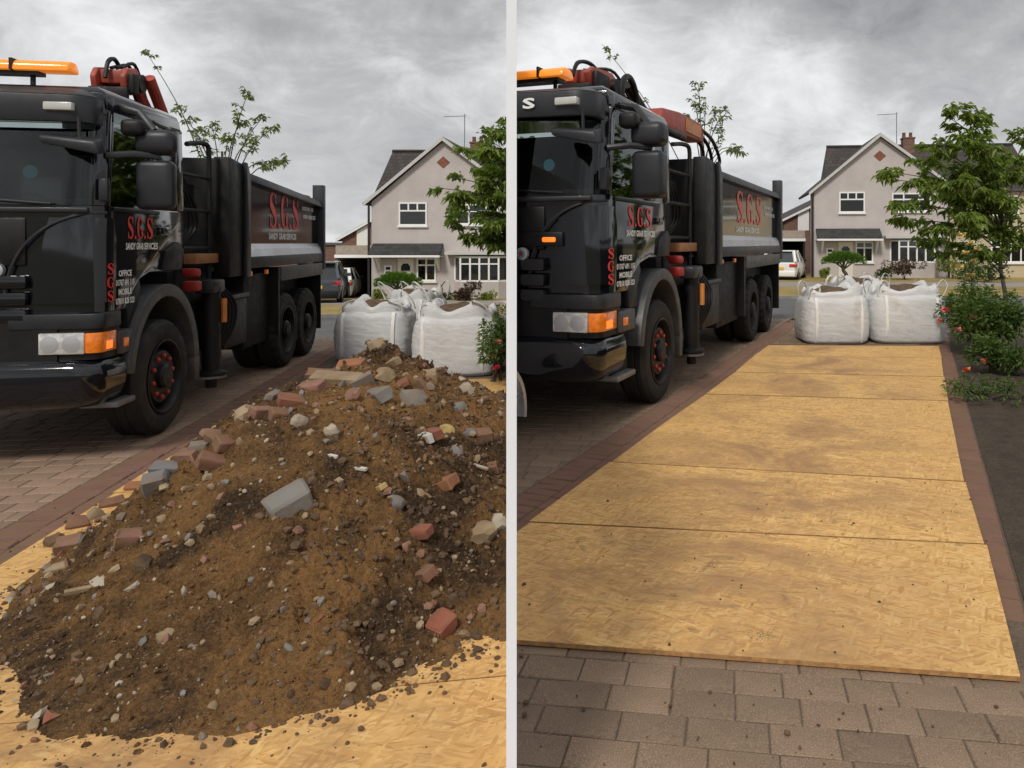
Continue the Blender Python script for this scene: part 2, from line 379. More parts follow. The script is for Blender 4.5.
# ------------------------------------------------------------------ mesh helpers
class MB:
    def __init__(s): s.v = []; s.f = []
    def add(s, vs, fs):
        o = len(s.v); s.v += [tuple(p) for p in vs]; s.f += [tuple(i + o for i in q) for q in fs]; return s
    def box(s, x0, x1, y0, y1, z0, z1):
        return s.add([(x0, y0, z0), (x1, y0, z0), (x1, y1, z0), (x0, y1, z0), (x0, y0, z1), (x1, y0, z1), (x1, y1, z1), (x0, y1, z1)],
                     [(3, 2, 1, 0), (4, 5, 6, 7), (0, 1, 5, 4), (1, 2, 6, 5), (2, 3, 7, 6), (3, 0, 4, 7)])
    def prism(s, poly, c0, c1, axis='y'):
        k = len(poly)
        def P(a, b, c): return {'y': (a, c, b), 'x': (c, a, b), 'z': (a, b, c)}[axis]
        vs = [P(a, b, c0) for a, b in poly] + [P(a, b, c1) for a, b in poly]
        return s.add(vs, [tuple(range(k))[::-1], tuple(range(k, 2 * k))] + [(i, (i + 1) % k, (i + 1) % k + k, i + k) for i in range(k)])
    def loft(s, rings, caps=True, closed=True):
        k = len(rings[0]); vs = [p for r in rings for p in r]; fs = []
        for j in range(len(rings) - 1):
            for i in range(k if closed else k - 1):
                a = j * k + i; b = j * k + (i + 1) % k
                fs.append((a, b, b + k, a + k))
        if caps and closed:
            fs.append(tuple(range(k))[::-1]); fs.append(tuple(range((len(rings) - 1) * k, len(rings) * k)))
        return s.add(vs, fs)
    def tube(s, pts, r, n=8, caps=True):
        pts = [Vector(p) for p in pts]; rings = []; up = None
        for i, p in enumerate(pts):
            d = (pts[min(i + 1, len(pts) - 1)] - pts[max(i - 1, 0)])
            d = d.normalized() if d.length > 1e-9 else Vector((0, 0, 1))
            if up is None: up = Vector((0, 0, 1)) if abs(d.z) < 0.9 else Vector((1, 0, 0))
            x = d.cross(up)
            x = x.normalized() if x.length > 1e-6 else d.orthogonal().normalized()
            y = x.cross(d).normalized(); up = y
            rr = r[i] if isinstance(r, (list, tuple)) else r
            rings.append([p + (x * math.cos(2 * math.pi * k / n) + y * math.sin(2 * math.pi * k / n)) * rr for k in range(n)])
        return s.loft(rings, caps)
    def lathe(s, prof, cen, axis='y', n=32, closed=False):
        cen = Vector(cen); rings = []
        for r, h in prof:
            ring = []
            for k in range(n):
                a = 2 * math.pi * k / n; u, w = r * math.cos(a), r * math.sin(a)
                ring.append(cen + Vector({'y': (u, h, w), 'x': (h, u, w), 'z': (u, w, h)}[axis]))
            rings.append(ring)
        return s.loft(rings, caps=False)
    def ribbon(s, bot, top, th):
        # thick sheet between two plan paths; th moves the inner face towards the sheet's left
        def offs(path):
            o = []
            for i, p in enumerate(path):
                d = Vector(path[min(i + 1, len(path) - 1)]) - Vector(path[max(i - 1, 0)]); d.z = 0; d.normalize()
                o.append(Vector(p) + Vector((-d.y, d.x, 0)) * th)
            return o
        b1, t1 = offs(bot), offs(top); k = len(bot)
        return s.loft([[bot[i], top[i], t1[i], b1[i]] for i in range(k)])
    def skin(s, levels, th):
        # one smooth thick sheet through several plan paths, bottom to top
        def offs(path):
            o = []
            for i, p in enumerate(path):
                d = Vector(path[min(i + 1, len(path) - 1)]) - Vector(path[max(i - 1, 0)]); d.z = 0; d.normalize()
                o.append(Vector(p) + Vector((-d.y, d.x, 0)) * th)
            return o
        inn = [offs(l) for l in levels]
        return s.loft([[l[i] for l in levels] + [l[i] for l in inn[::-1]] for i in range(len(levels[0]))])
    def build(s, name, mat, parent=None, sx=1.0, bevel=0.0, smooth=35, seg=2, fix=True):
        me = bpy.data.meshes.new(name)
        fx = sx if callable(sx) else (lambda q_: q_ * sx)
        me.from_pydata([(fx(p[0]), p[1], p[2]) for p in s.v], [], s.f)
        if fix or bevel:
            bm = bmesh.new(); bm.from_mesh(me)
            bmesh.ops.recalc_face_normals(bm, faces=bm.faces)
            if bevel:
                es = [e_ for e_ in bm.edges if len(e_.link_faces) == 2 and e_.calc_face_angle(0) > 0.5]
                bmesh.ops.bevel(bm, geom=es, offset=bevel, segments=seg, profile=0.5, affect='EDGES', clamp_overlap=True)
            bm.to_mesh(me); bm.free()
        if smooth:
            for p in me.polygons: p.use_smooth = True
            me.set_sharp_from_angle(angle=R_(smooth))
        me.materials.append(MATS[mat])
        o = bpy.data.objects.new(name, me); COL.objects.link(o)
        if parent: o.parent = parent
        return o

def tag(o, label=None, cat=None, group=None, kind=None):
    for k, v_ in (('label', label), ('category', cat), ('group', group), ('kind', kind)):
        if v_: o[k] = v_
    return o
def thing(name, label, cat, loc=(0, 0, 0), rz=0.0, group=None, scale=1.0):
    o = bpy.data.objects.new(name, None); COL.objects.link(o)
    o.location = loc; o.rotation_euler = (0, 0, rz); o.scale = (scale,) * 3
    o.empty_display_size = 0.2
    return tag(o, label, cat, group)

def smooth01(x):
    x = max(0.0, min(1.0, x)); return x * x * (3 - 2 * x)
def lerp(a, b, t_): return a + (b - a) * t_
# gentle fall of the land towards the houses, steeper on the left drive
def zt(X, Y):
    az = X / max(Y, 1.0); w = smooth01((0.16 - az) / 0.32); Yc = min(Y, 60)
    return -(w * max(0, Yc - 11) * 0.0415 + (1 - w) * max(0, Yc - 14) * 0.008)
def G(x, y):                       # where a sight line meets level ground
    Y = F * CH / (y - YH); return Vector(((x - CX) / F * Y, Y, 0))
def W(x, y, Y): return Vector(((x - CX) / F * Y, Y, CH - (y - YH) / F * Y))

WALL_DIR = Vector((-128.5 / F, 1.0)).normalized()      # line of the partition between the two drives
WALL_N = Vector((WALL_DIR.y, -WALL_DIR.x))             # points to the right-hand drive
HALF = 0.0124
def clip_poly(poly, n, c):          # keep n.p >= c
    o = []
    for i, p in enumerate(poly):
        q = poly[(i + 1) % len(poly)]; dp = n.dot(Vector(p[:2])) - c; dq = n.dot(Vector(q[:2])) - c
        if dp >= 0: o.append(Vector(p[:2]))
        if dp * dq < 0: o.append(Vector(p[:2]).lerp(Vector(q[:2]), dp / (dp - dq)))
    return o
# ------------------------------------------------------------------ the ground
def axis_vals(lo, hi, fine_lo, fine_hi, step, grow=1.35):
    v_ = []; x = fine_lo
    while x < fine_hi: v_.append(x); x += step
    v_.append(fine_hi); s_ = step; x = fine_hi
    while x < hi: s_ *= grow; x = min(hi, x + s_); v_.append(x)
    s_ = step; x = fine_lo
    while x > lo: s_ *= grow; x = max(lo, x - s_); v_.insert(0, x)
    return v_
xs = axis_vals(-600, 600, -30, 30, 1.0); ys = axis_vals(-200, 900, -6, 50, 1.0)
g = MB(); nx = len(xs)
g.add([(x, y, zt(x, y) - 0.07) for y in ys for x in xs],
      [(j * nx + i, j * nx + i + 1, (j + 1) * nx + i + 1, (j + 1) * nx + i) for j in range(len(ys) - 1) for i in range(nx - 1)])
tag(g.build('ground', 'land', smooth=0, fix=False), kind='structure')

def sheet(name, mat, ylist, left, right, nc, dz, kind='structure', parent=None):
    m_ = MB(); vs_ = []
    for (ya, yb) in ylist:          # yvals given as functions of X pairs
        pass
    return m_
def patch(name, mat, near, far, x0, x1, dz, nxx=40, nyy=12, kind='structure', parent=None):
    m_ = MB(); vs_ = []
    for j in range(nyy + 1):
        for i in range(nxx + 1):
            X = lerp(x0, x1, i / nxx); Y = lerp(near(X), far(X), j / nyy); vs_.append((X, Y, zt(X, Y) + dz))
    m_.add(vs_, [(j * (nxx + 1) + i, j * (nxx + 1) + i + 1, (j + 1) * (nxx + 1) + i + 1, (j + 1) * (nxx + 1) + i) for j in range(nyy) for i in range(nxx)])
    o = m_.build(name, mat, parent, smooth=0, fix=False)
    if kind: tag(o, kind=kind)
    return o
bend = lambda X: smooth01((X + 2.2) / 4.6)
road_near = lambda X: lerp(13.5, 16.3, bend(X)); road_far = lambda X: lerp(20.0, 22.7, bend(X))
walk_near = lambda X: lerp(27.2, 29.2, bend(X)); walk_far = lambda X: lerp(31.0, 33.0, bend(X))
house_y = lambda X: lerp(34.9, 39.3, bend(X))
patch('road', 'asphalt', road_near, road_far, -60, 60, -0.03, 120)
patch('grass_verge', 'dry_grass', lambda X: road_far(X) + 0.16, walk_near, -60, 60, 0.02, 120)
patch('footway', 'footway', walk_near, walk_far, -60, 60, 0.024, 120)
patch('front_lawn', 'dry_grass', walk_far, lambda X: house_y(X) + 6, -60, 60, 0.02, 120)
k = MB()
for i in range(120):
    X0 = -60 + i; X1 = X0 + 0.99
    for dz0, dz1, w0, w1 in ((-0.1, 0.06, 0.02, 0.15),):
        a_ = [(X0, road_far(X0) + w0), (X1, road_far(X1) + w0), (X1, road_far(X1) + w1), (X0, road_far(X0) + w1)]
        k.add([(x, y, zt(x, y) + dz0) for x, y in a_] + [(x, y, zt(x, y) + dz1) for x, y in a_],
              [(3, 2, 1, 0), (4, 5, 6, 7), (0, 1, 5, 4), (1, 2, 6, 5), (2, 3, 7, 6), (3, 0, 4, 7)])
tag(k.build('kerb', 'kerb_stone', smooth=0), kind='structure')

# frames of the two drives
DL = Vector((math.sin(R_(-9.66)), math.cos(R_(-9.66)))); CL = Vector((DL.y, -DL.x)); OL = Vector((-3.26, 4.08))
pR0 = G(769.4, 346.5); pR1 = G(531, 526.3)
DR = Vector((pR0.x - pR1.x, pR0.y - pR1.y)).normalized(); OR = Vector((pR1.x, pR1.y)); NR = Vector((DR.y, -DR.x))
CR = Vector((0.9915, -0.1300)); BR = Vector((0.1300, 0.9915))       # courses of the right-hand paving

def drive_base(name, side):
    m_ = MB(); vs_ = []; ncol = 24; rows = [0.4 + 0.4 * j for j in range(33)]
    for Y in rows:
        xw = WALL_DIR.x / WALL_DIR.y * Y
        x0, x1 = (-15, xw) if side < 0 else (xw, 14)
        for i in range(ncol + 1):
            X = lerp(x0, x1, i / ncol); Yc = min(Y, road_near(X) - 0.02); vs_.append((X, Yc, zt(X, Yc) - 0.004))
    m_.add(vs_, [(j * (ncol + 1) + i, j * (ncol + 1) + i + 1, (j + 1) * (ncol + 1) + i + 1, (j + 1) * (ncol + 1) + i) for j in range(len(rows) - 1) for i in range(ncol)])
    o = m_.build(name, 'joint_sand', smooth=0, fix=False)
    return tag(o, kind='structure')
drive_L = drive_base('driveway', -1); drive_R = drive_base('driveway', 1)

def block_geo(poly, z0, ztop, ch, jig=0.0):
    # chamfered block over a convex plan outline
    c = sum((Vector(p) for p in poly), Vector((0, 0))) / len(poly); k = len(poly)
    rings = [[(p[0], p[1], z0) for p in poly], [(p[0], p[1], ztop - ch) for p in poly]]
    tilt = (random.uniform(-jig, jig), random.uniform(-jig, jig))
    top = []
    for p in poly:
        d = Vector(p) - c; L = d.length
        q = c + d * max(0.2, 1 - ch * 1.35 / max(L, 1e-4)); top.append((q.x, q.y, ztop + tilt[0] * d.x + tilt[1] * d.y))
    rings.append(top)
    vs_ = [p for r in rings for p in r]
    fs_ = [(j * k + i, j * k + (i + 1) % k, (j + 1) * k + (i + 1) % k, (j + 1) * k + i) for j in range(2) for i in range(k)]
    fs_.append(tuple(range(2 * k, 3 * k)))
    return vs_, fs_
def area(poly): return abs(sum(poly[i][0] * poly[(i + 1) % len(poly)][1] - poly[(i + 1) % len(poly)][0] * poly[i][1] for i in range(len(poly)))) / 2
def lay(parent, polys, name, mat, ztop, ch, limit=300, jig=0.02, zr=0.002):
    polys = [p for p in polys if len(p) >= 3 and area(p) > 0.0006]
    def cen(p): return sum((Vector(q) for q in p), Vector((0, 0))) / len(p)
    def vis(c): 
        u = CX + F * c.x / c.y; vv = YH + F * CH / c.y
        return (-30 < u < 1054 and vv < 790), (-420 < u < 1450 and vv < 1050)
    polys = [p for p in polys if cen(p).y > 0.5 and vis(cen(p))[1]]
    polys.sort(key=lambda p: (not vis(cen(p))[0], cen(p).y))
    rest = MB()
    for i, p in enumerate(polys):
        c = cen(p); zz_ = zt(c.x, c.y)
        if i < limit:
            vs_, fs_ = block_geo([q - c for q in p], -0.05, ztop + random.uniform(-zr, zr), ch, jig)
            o = MB().add(vs_, fs_).build(name, mat[i % len(mat)] if isinstance(mat, list) else mat, parent, smooth=0)
            o.location = (c.x, c.y, zz_)
        else:
            vs_, fs_ = block_geo(p, zz_ - 0.05, zz_ + ztop + random.uniform(-zr, zr), ch, jig); rest.add(vs_, fs_)
    if rest.v:
        tag(rest.build(name + '_field', mat[0] if isinstance(mat, list) else mat, parent, smooth=0), kind='stuff')

def grid_blocks(O, U, V, u0, u1, v0, v1, lu, lv, gap, bond=0.5):
    o = []; j = 0; v_ = v0
    while v_ < v1:
        h_ = lv; u_ = u0 - random.uniform(0.1, 0.9) * lu * bond - (lu * 0.5 if j % 2 else 0)
        while u_ < u1:
            L = lu * random.choice((1, 1, 1, 1.22, 0.78)) if bond else lu
            a, b, c, d = u_ + gap / 2, u_ + L - gap / 2, v_ + gap / 2, v_ + h_ - gap / 2
            o.append([O + U * a + V * c, O + U * b + V * c, O + U * b + V * d, O + U * a + V * d]); u_ += L
        v_ += h_; j += 1
    return o
EW = 0.33                                                        # width of the brick edging beside the boards
# left drive: courses across the drive
pol = grid_blocks(OL, CL, DL, -9.5, -EW, -3.0, 9.6, 0.235, 0.165, 0.009)
pol = [clip_poly(p, -CL, -CL.dot(OL) + EW) for p in pol]
pol = [p for p in pol if p and max(q.y for q in p) < 13.45]
lay(drive_L, pol, 'paving_block', 'paver_worn', 0.0, 0.005, jig=0.012, zr=0.001)
# left drive: brick edging, one row of headers and one of stretchers
def edging(parent, O, U, D, v0, v1, side, rows, clipn=None):
    ps = []
    for (a, b, L) in rows:
        v_ = v0
        while v_ < v1:
            ps.append([O + U * side * (a + 0.004) + D * (v_ + 0.004), O + U * side * (b - 0.004) + D * (v_ + 0.004), O + U * side * (b - 0.004) + D * (v_ + L - 0.004), O + U * side * (a + 0.004) + D * (v_ + L - 0.004)]); v_ += L
    if clipn: ps = [clip_poly(p, clipn[0], clipn[1]) for p in ps]
    return ps
lay(drive_L, edging(drive_L, OL, CL, DL, -1.2, 9.3, -1, [(0.0, 0.105, 0.215), (0.108, 0.32, 0.105)]), 'edging_brick', 'edging_brick', 0.004, 0.005, limit=150, jig=0.03)
OLr = Vector((G(489.5, 404).x, G(489.5, 404).y))
lay(drive_L, edging(drive_L, OLr, CL, DL, -4.4, 5.6, 1, [(0.0, 0.215, 0.105)], (-WALL_N, HALF)), 'edging_brick', 'edging_brick', 0.004, 0.005, limit=80, jig=0.03)

# right drive
pol = grid_blocks(Vector((0, 2.0)), CR, BR, -3.2, 5.0, -0.8, 15.5, 0.225, 0.150, 0.006)
pol = [clip_poly(p, WALL_N, HALF) for p in pol]
pol = [p for p in pol if p]
front = G(518, 647), G(975, 681); fd = Vector((front[1].x - front[0].x, front[1].y - front[0].y)).normalized(); fn = Vector((fd.y, -fd.x)); fO = Vector((front[0].x, front[0].y))
near_ = [p for p in pol if any(fn.dot(q - fO) > -0.10 for q in p)]
far_ = [p for p in pol if all(fn.dot(q - fO) <= -0.10 for q in p)]
far_ = [clip_poly(p, -NR, -NR.dot(OR) + EW) for p in far_ if p]
tail = [p for p in grid_blocks(Vector((0, 2.0)), CR, BR, 0.5, 6.0, 9.75, 14.4, 0.245, 0.165, 0.009) if min(NR.dot(q - OR) for q in p) > -EW + 0.01 and max(NR.dot(q - OR) for q in p) < 2.9]
far_ = [p for p in far_ if p and max(q.y for q in p) < 16.2]
lay(drive_R, near_ + far_ + [p for p in tail if max(q.y for q in p) < 16.2 and min(q.y for q in p) > 11.75], 'paving_block', 'paver', 0.0, 0.0035, jig=0.02, zr=0.0015)
lay(drive_R, edging(drive_R, OR, NR, DR, -3.4, 11.6, -1, [(0.0, 0.105, 0.215), (0.108, 0.32, 0.105)], (WALL_N, HALF)), 'edging_brick', 'edging_brick', 0.004, 0.005, limit=150, jig=0.03)
e0 = G(939.2, 347); e1 = G(962.5, 483); ER = Vector((e0.x - e1.x, e0.y - e1.y)).normalized(); EN = Vector((ER.y, -ER.x)); EO = Vector((e1.x, e1.y))
lay(drive_R, edging(drive_R, EO, EN, ER, -1.9, 9.2, 1, [(-0.02, 0.165, 0.105)]), 'edging_brick', 'edging_brick', 0.001, 0.004, limit=90, jig=0.04)
# planting bed beside each drive
def bed(name, O, U, D, a0, a1, v0, v1, clipn=None):
    m_ = MB(); n_ = 60; k_ = 8; vs_ = []
    for j in range(n_ + 1):
        for i in range(k_ + 1):
            p = O + U * lerp(a0, a1, i / k_) + D * lerp(v0, v1, j / n_)
            if clipn:
                d = clipn[0].dot(p) - clipn[1]
                if d < 0: p = p - clipn[0] * d
            h_ = 0.03 * noise.noise(Vector((p.x * 3, p.y * 3, 0))) + 0.02 * noise.noise(Vector((p.x * 11, p.y * 11, 3)))
            edge = min(1, min(i, k_ - i) / 1.5)
            vs_.append((p.x, p.y, zt(p.x, p.y) + 0.004 + edge * (0.03 + h_)))
    m_.add(vs_, [(j * (k_ + 1) + i, j * (k_ + 1) + i + 1, (j + 1) * (k_ + 1) + i + 1, (j + 1) * (k_ + 1) + i) for j in range(n_) for i in range(k_)])
    return tag(m_.build(name, 'earth', smooth=60, fix=False), kind='structure')
bed('flower_bed', OLr, CL, DL, 0.22, 2.5, -2.0, 5.4, (-WALL_N, HALF))
bed('flower_bed', EO, EN, ER, 0.175, 2.6, -1.9, 9.0)

# ------------------------------------------------------------------ boards laid over the drives
def board(poly, ang, label, group, zt_=0.021, th=0.018):
    c = sum((Vector(p[:2]) for p in poly), Vector((0, 0))) / len(poly)
    rot = Matrix.Rotation(-ang, 2)
    loc = [rot @ (Vector(p[:2]) - c) for p in poly]
    m_ = MB(); k_ = len(loc)
    m_.add([(p.x, p.y, 0) for p in loc] + [(p.x, p.y, th) for p in loc], [tuple(range(k_))[::-1], tuple(range(k_, 2 * k_))] + [(i, (i + 1) % k_, (i + 1) % k_ + k_, i + k_) for i in range(k_)])
    o = m_.build('osb_board', 'osb', smooth=0)
    o.data.materials.append(MATS['osb_edge'])
    for p in o.data.polygons: p.material_index = 0 if abs(p.normal.z) > 0.5 else 1
    o.location = (c.x, c.y, zt_ - th + random.uniform(0, 0.004)); o.rotation_euler = (random.uniform(-0.0012, 0.0012), random.uniform(-0.0012, 0.0012), ang)
    return tag(o, label, 'board', group)
seams = [((505, 646), (1016, 684)), ((500, 525), (982, 548.5)), ((608, 465), (964, 485)), ((706, 396), (947.8, 403)), ((735, 374), (944, 378.5)), ((753.5, 357.6), (941.4, 359.8)), ((769.4, 346.5), (938.4, 347.3))]
lab = ['nearest board of the clean boarded drive, along the paving blocks', 'second board from the paving blocks on the clean drive', 'large third board from the paving blocks, brown scuffs, on the clean drive',
       'third board before the two white bags on the clean drive', 'second board before the two white bags on the clean drive', 'last board, right up against the two white bags on the clean drive']
shift = [0.02, 0.01, 0.0, 0.006, -0.004, 0.004]
for i in range(6):
    (al, ar), (bl, br_) = seams[i], seams[i + 1]
    A, B, C_, D_ = (Vector(G(*q)[:2]) for q in (al, ar, br_, bl))
    g_ = (D_ - A).normalized() * (0.007 if i < 1 else 0.012)
    ax = (B - A).normalized() * shift[i]
    poly = clip_poly([A + g_, B + g_ + ax, C_ - g_ + ax, D_ - g_], WALL_N, HALF)
    poly = clip_poly(poly, NR, NR.dot(OR) - 0.004 - 0.01 * (i % 2))
    board(poly, math.atan2((B - A).y, (B - A).x), lab[i], 'boards on the clean drive')
labL = ['front board under the foot of the soil heap, nearest the camera', 'second board, buried under the front of the soil heap', 'board under the middle of the soil heap', 'board under the far side of the soil heap', 'board behind the soil heap, yellow corner showing by the red edging', 'farthest board on the heap drive, by the bags']
for i in range(6):
    b0 = -3.02 + 1.225 * i
    wdt = 3.2 if i < 3 else 2.44
    a0 = 0.0 if i % 2 else 0.015
    p = [OL + CL * a0 + DL * (b0 + 0.003), OL + CL * (a0 + wdt) + DL * (b0 + 0.003), OL + CL * (a0 + wdt) + DL * (b0 + 1.222), OL + CL * a0 + DL * (b0 + 1.222)]
    p = clip_poly(p, -WALL_N, HALF)
    board(p, R_(9.66), labL[i], 'boards under the soil heap')

# ------------------------------------------------------------------ partition between the two drives
ang = math.atan2(WALL_DIR.y, WALL_DIR.x)
y0w = 1.80
pw = thing('partition_wall', 'thin pale lavender-grey upright partition of tall panels between the two drives', 'partition', (WALL_DIR.x / WALL_DIR.y * y0w, y0w, 0), ang)
x = 0.0
for i in range(8):
    h_ = 2.38 if x < 4.0 else 3.5
    m_ = MB().box(x, x + 1.118, -HALF, HALF, -0.06, h_)
    o = m_.build('panel', 'hoarding' if i < 4 else 'reflect_dark', pw, smooth=0)  # far panels added dark, for the left lorry's paint to reflect
    if i >= 4: o['label'] = 'tall added panel, kept dark for reflections, at the far end of the partition'
    x += 1.12
# ------------------------------------------------------------------ lettering
def catmull(pts, n=6):
    o = []
    for i in range(len(pts) - 1):
        p0, p1, p2, p3 = pts[max(i - 1, 0)], pts[i], pts[i + 1], pts[min(i + 2, len(pts) - 1)]
        for k_ in range(n):
            t_ = k_ / n
            o.append(tuple(0.5 * (2 * b + (c - a) * t_ + (2 * a - 5 * b + 4 * c - d) * t_ ** 2 + (3 * b - a - 3 * c + d) * t_ ** 3) for a, b, c, d in zip(p0, p1, p2, p3)))
    o.append(pts[-1]); return o
def stroke(pts):          # (x, y, width) centre line -> quads
    pts = catmull(pts); vs_ = []
    for i, (x, y, w_) in enumerate(pts):
        a, b = pts[max(i - 1, 0)], pts[min(i + 1, len(pts) - 1)]
        d = Vector((b[0] - a[0], b[1] - a[1])).normalized(); n_ = Vector((-d.y, d.x)) * w_ / 2
        vs_ += [(x + n_.x, y + n_.y), (x - n_.x, y - n_.y)]
    return vs_, [(2 * i, 2 * i + 1, 2 * i + 3, 2 * i + 2) for i in range(len(pts) - 1)]
def rectq(x0, x1, y0, y1): return [(x0, y0), (x1, y0), (x1, y1), (x0, y1)], [(0, 1, 2, 3)]
GLY = {
 'S': [stroke([(0.80, 0.78, 0.07), (0.64, 0.94, 0.07), (0.42, 0.96, 0.09), (0.23, 0.85, 0.17), (0.24, 0.68, 0.22), (0.48, 0.52, 0.26), (0.74, 0.36, 0.24), (0.77, 0.17, 0.18), (0.60, 0.045, 0.09), (0.36, 0.05, 0.07), (0.19, 0.22, 0.07)]), rectq(0.76, 0.84, 0.68, 1.0), rectq(0.15, 0.23, 0.0, 0.32)],
 'G': [stroke([(0.82, 0.74, 0.06), (0.66, 0.93, 0.07), (0.47, 0.965, 0.08), (0.25, 0.82, 0.20), (0.17, 0.5, 0.24), (0.25, 0.2, 0.20), (0.47, 0.04, 0.08), (0.66, 0.06, 0.07), (0.78, 0.16, 0.10)]), rectq(0.79, 0.87, 0.66, 1.0), rectq(0.67, 0.87, 0.06, 0.42), rectq(0.58, 0.95, 0.40, 0.46)],
 '.': [rectq(0.10, 0.30, 0.0, 0.14)]}
ADV = {'S': 0.98, 'G': 1.02, '.': 0.40}
def serif_word(word, x0, x1, y0, y1):
    tot = sum(ADV[c] for c in word); vs_, fs_ = [], []; cx = 0
    for c in word:
        for pv, pf in GLY[c]:
            o = len(vs_)
            vs_ += [(lerp(x0, x1, (cx + px_) / tot), lerp(y0, y1, py_)) for px_, py_ in pv]; fs_ += [tuple(i + o for i in q) for q in pf]
        cx += ADV[c]
    return vs_, fs_
def font_word(word, x0, x1, y0, y1):
    cu = bpy.data.curves.new('t', 'FONT'); cu.body = word; cu.resolution_u = 2; cu.offset = 0.032
    ob = bpy.data.objects.new('t', cu); COL.objects.link(ob)
    bpy.context.view_layer.update()
    dg = bpy.context.evaluated_depsgraph_get(); me = bpy.data.meshes.new_from_object(ob.evaluated_get(dg))
    vs_ = [(v_.co.x, v_.co.y) for v_ in me.vertices]; fs_ = [tuple(p.vertices) for p in me.polygons]
    bpy.data.objects.remove(ob); bpy.data.curves.remove(cu); bpy.data.meshes.remove(me)
    ax, bx = min(v_[0] for v_ in vs_), max(v_[0] for v_ in vs_); ay, by = min(v_[1] for v_ in vs_), max(v_[1] for v_ in vs_)
    return [(lerp(x0, x1, (a - ax) / (bx - ax)), lerp(y0, y1, (b - ay) / (by - ay))) for a, b in vs_], fs_
def side_text(parent, geo, t_, mat, sx, name='lettering'):
    m_ = MB(); n_ = len(geo[0])
    m_.add([(a, t_(a, b) if callable(t_) else t_, b) for a, b in geo[0]], geo[1])
    return m_.build(name, mat, parent, sx=sx, smooth=0, fix=False)

# ------------------------------------------------------------------ grab lorry
# local axes: x from the front axle to the rear, y from the side we see to the far side, z up
def arc(cx, cz, r, a0, a1, n=14): return [(cx + r * math.cos(R_(lerp(a0, a1, i / n))), cz + r * math.sin(R_(lerp(a0, a1, i / n)))) for i in range(n + 1)]

def tyre_mesh(cx, t0, t1, r, lug):
    m_ = MB(); n = 72; w_ = t1 - t0
    prof = [(r * 0.60, t0 + 0.02), (r * 0.68, t0 + 0.004), (r * 0.80, t0 - 0.004), (r * 0.92, t0 + 0.006), (r * 0.965, t0 + 0.025), (r, t0 + 0.05), (r, t0 + w_ * 0.33), (r * 0.985, t0 + w_ * 0.35), (r * 0.985, t0 + w_ * 0.38), (r, t0 + w_ * 0.40), (r, t0 + w_ * 0.6), (r * 0.985, t0 + w_ * 0.62), (r * 0.985, t0 + w_ * 0.65), (r, t0 + w_ * 0.67), (r, t1 - 0.05), (r * 0.965, t1 - 0.025), (r * 0.9, t1), (r * 0.6, t1)]
    rings = []
    for j, (rr, h_) in enumerate(prof):
        ring = []
        for k_ in range(n):
            a = 2 * math.pi * k_ / n
            q = rr - (lug if (3 <= j <= 6 or 13 <= j <= 15) and k_ % 3 == 0 else 0)
            ring.append((cx + q * math.cos(a), h_, 0.5 + q * math.sin(a)))
        rings.append(ring)
    return m_.loft(rings, caps=False)

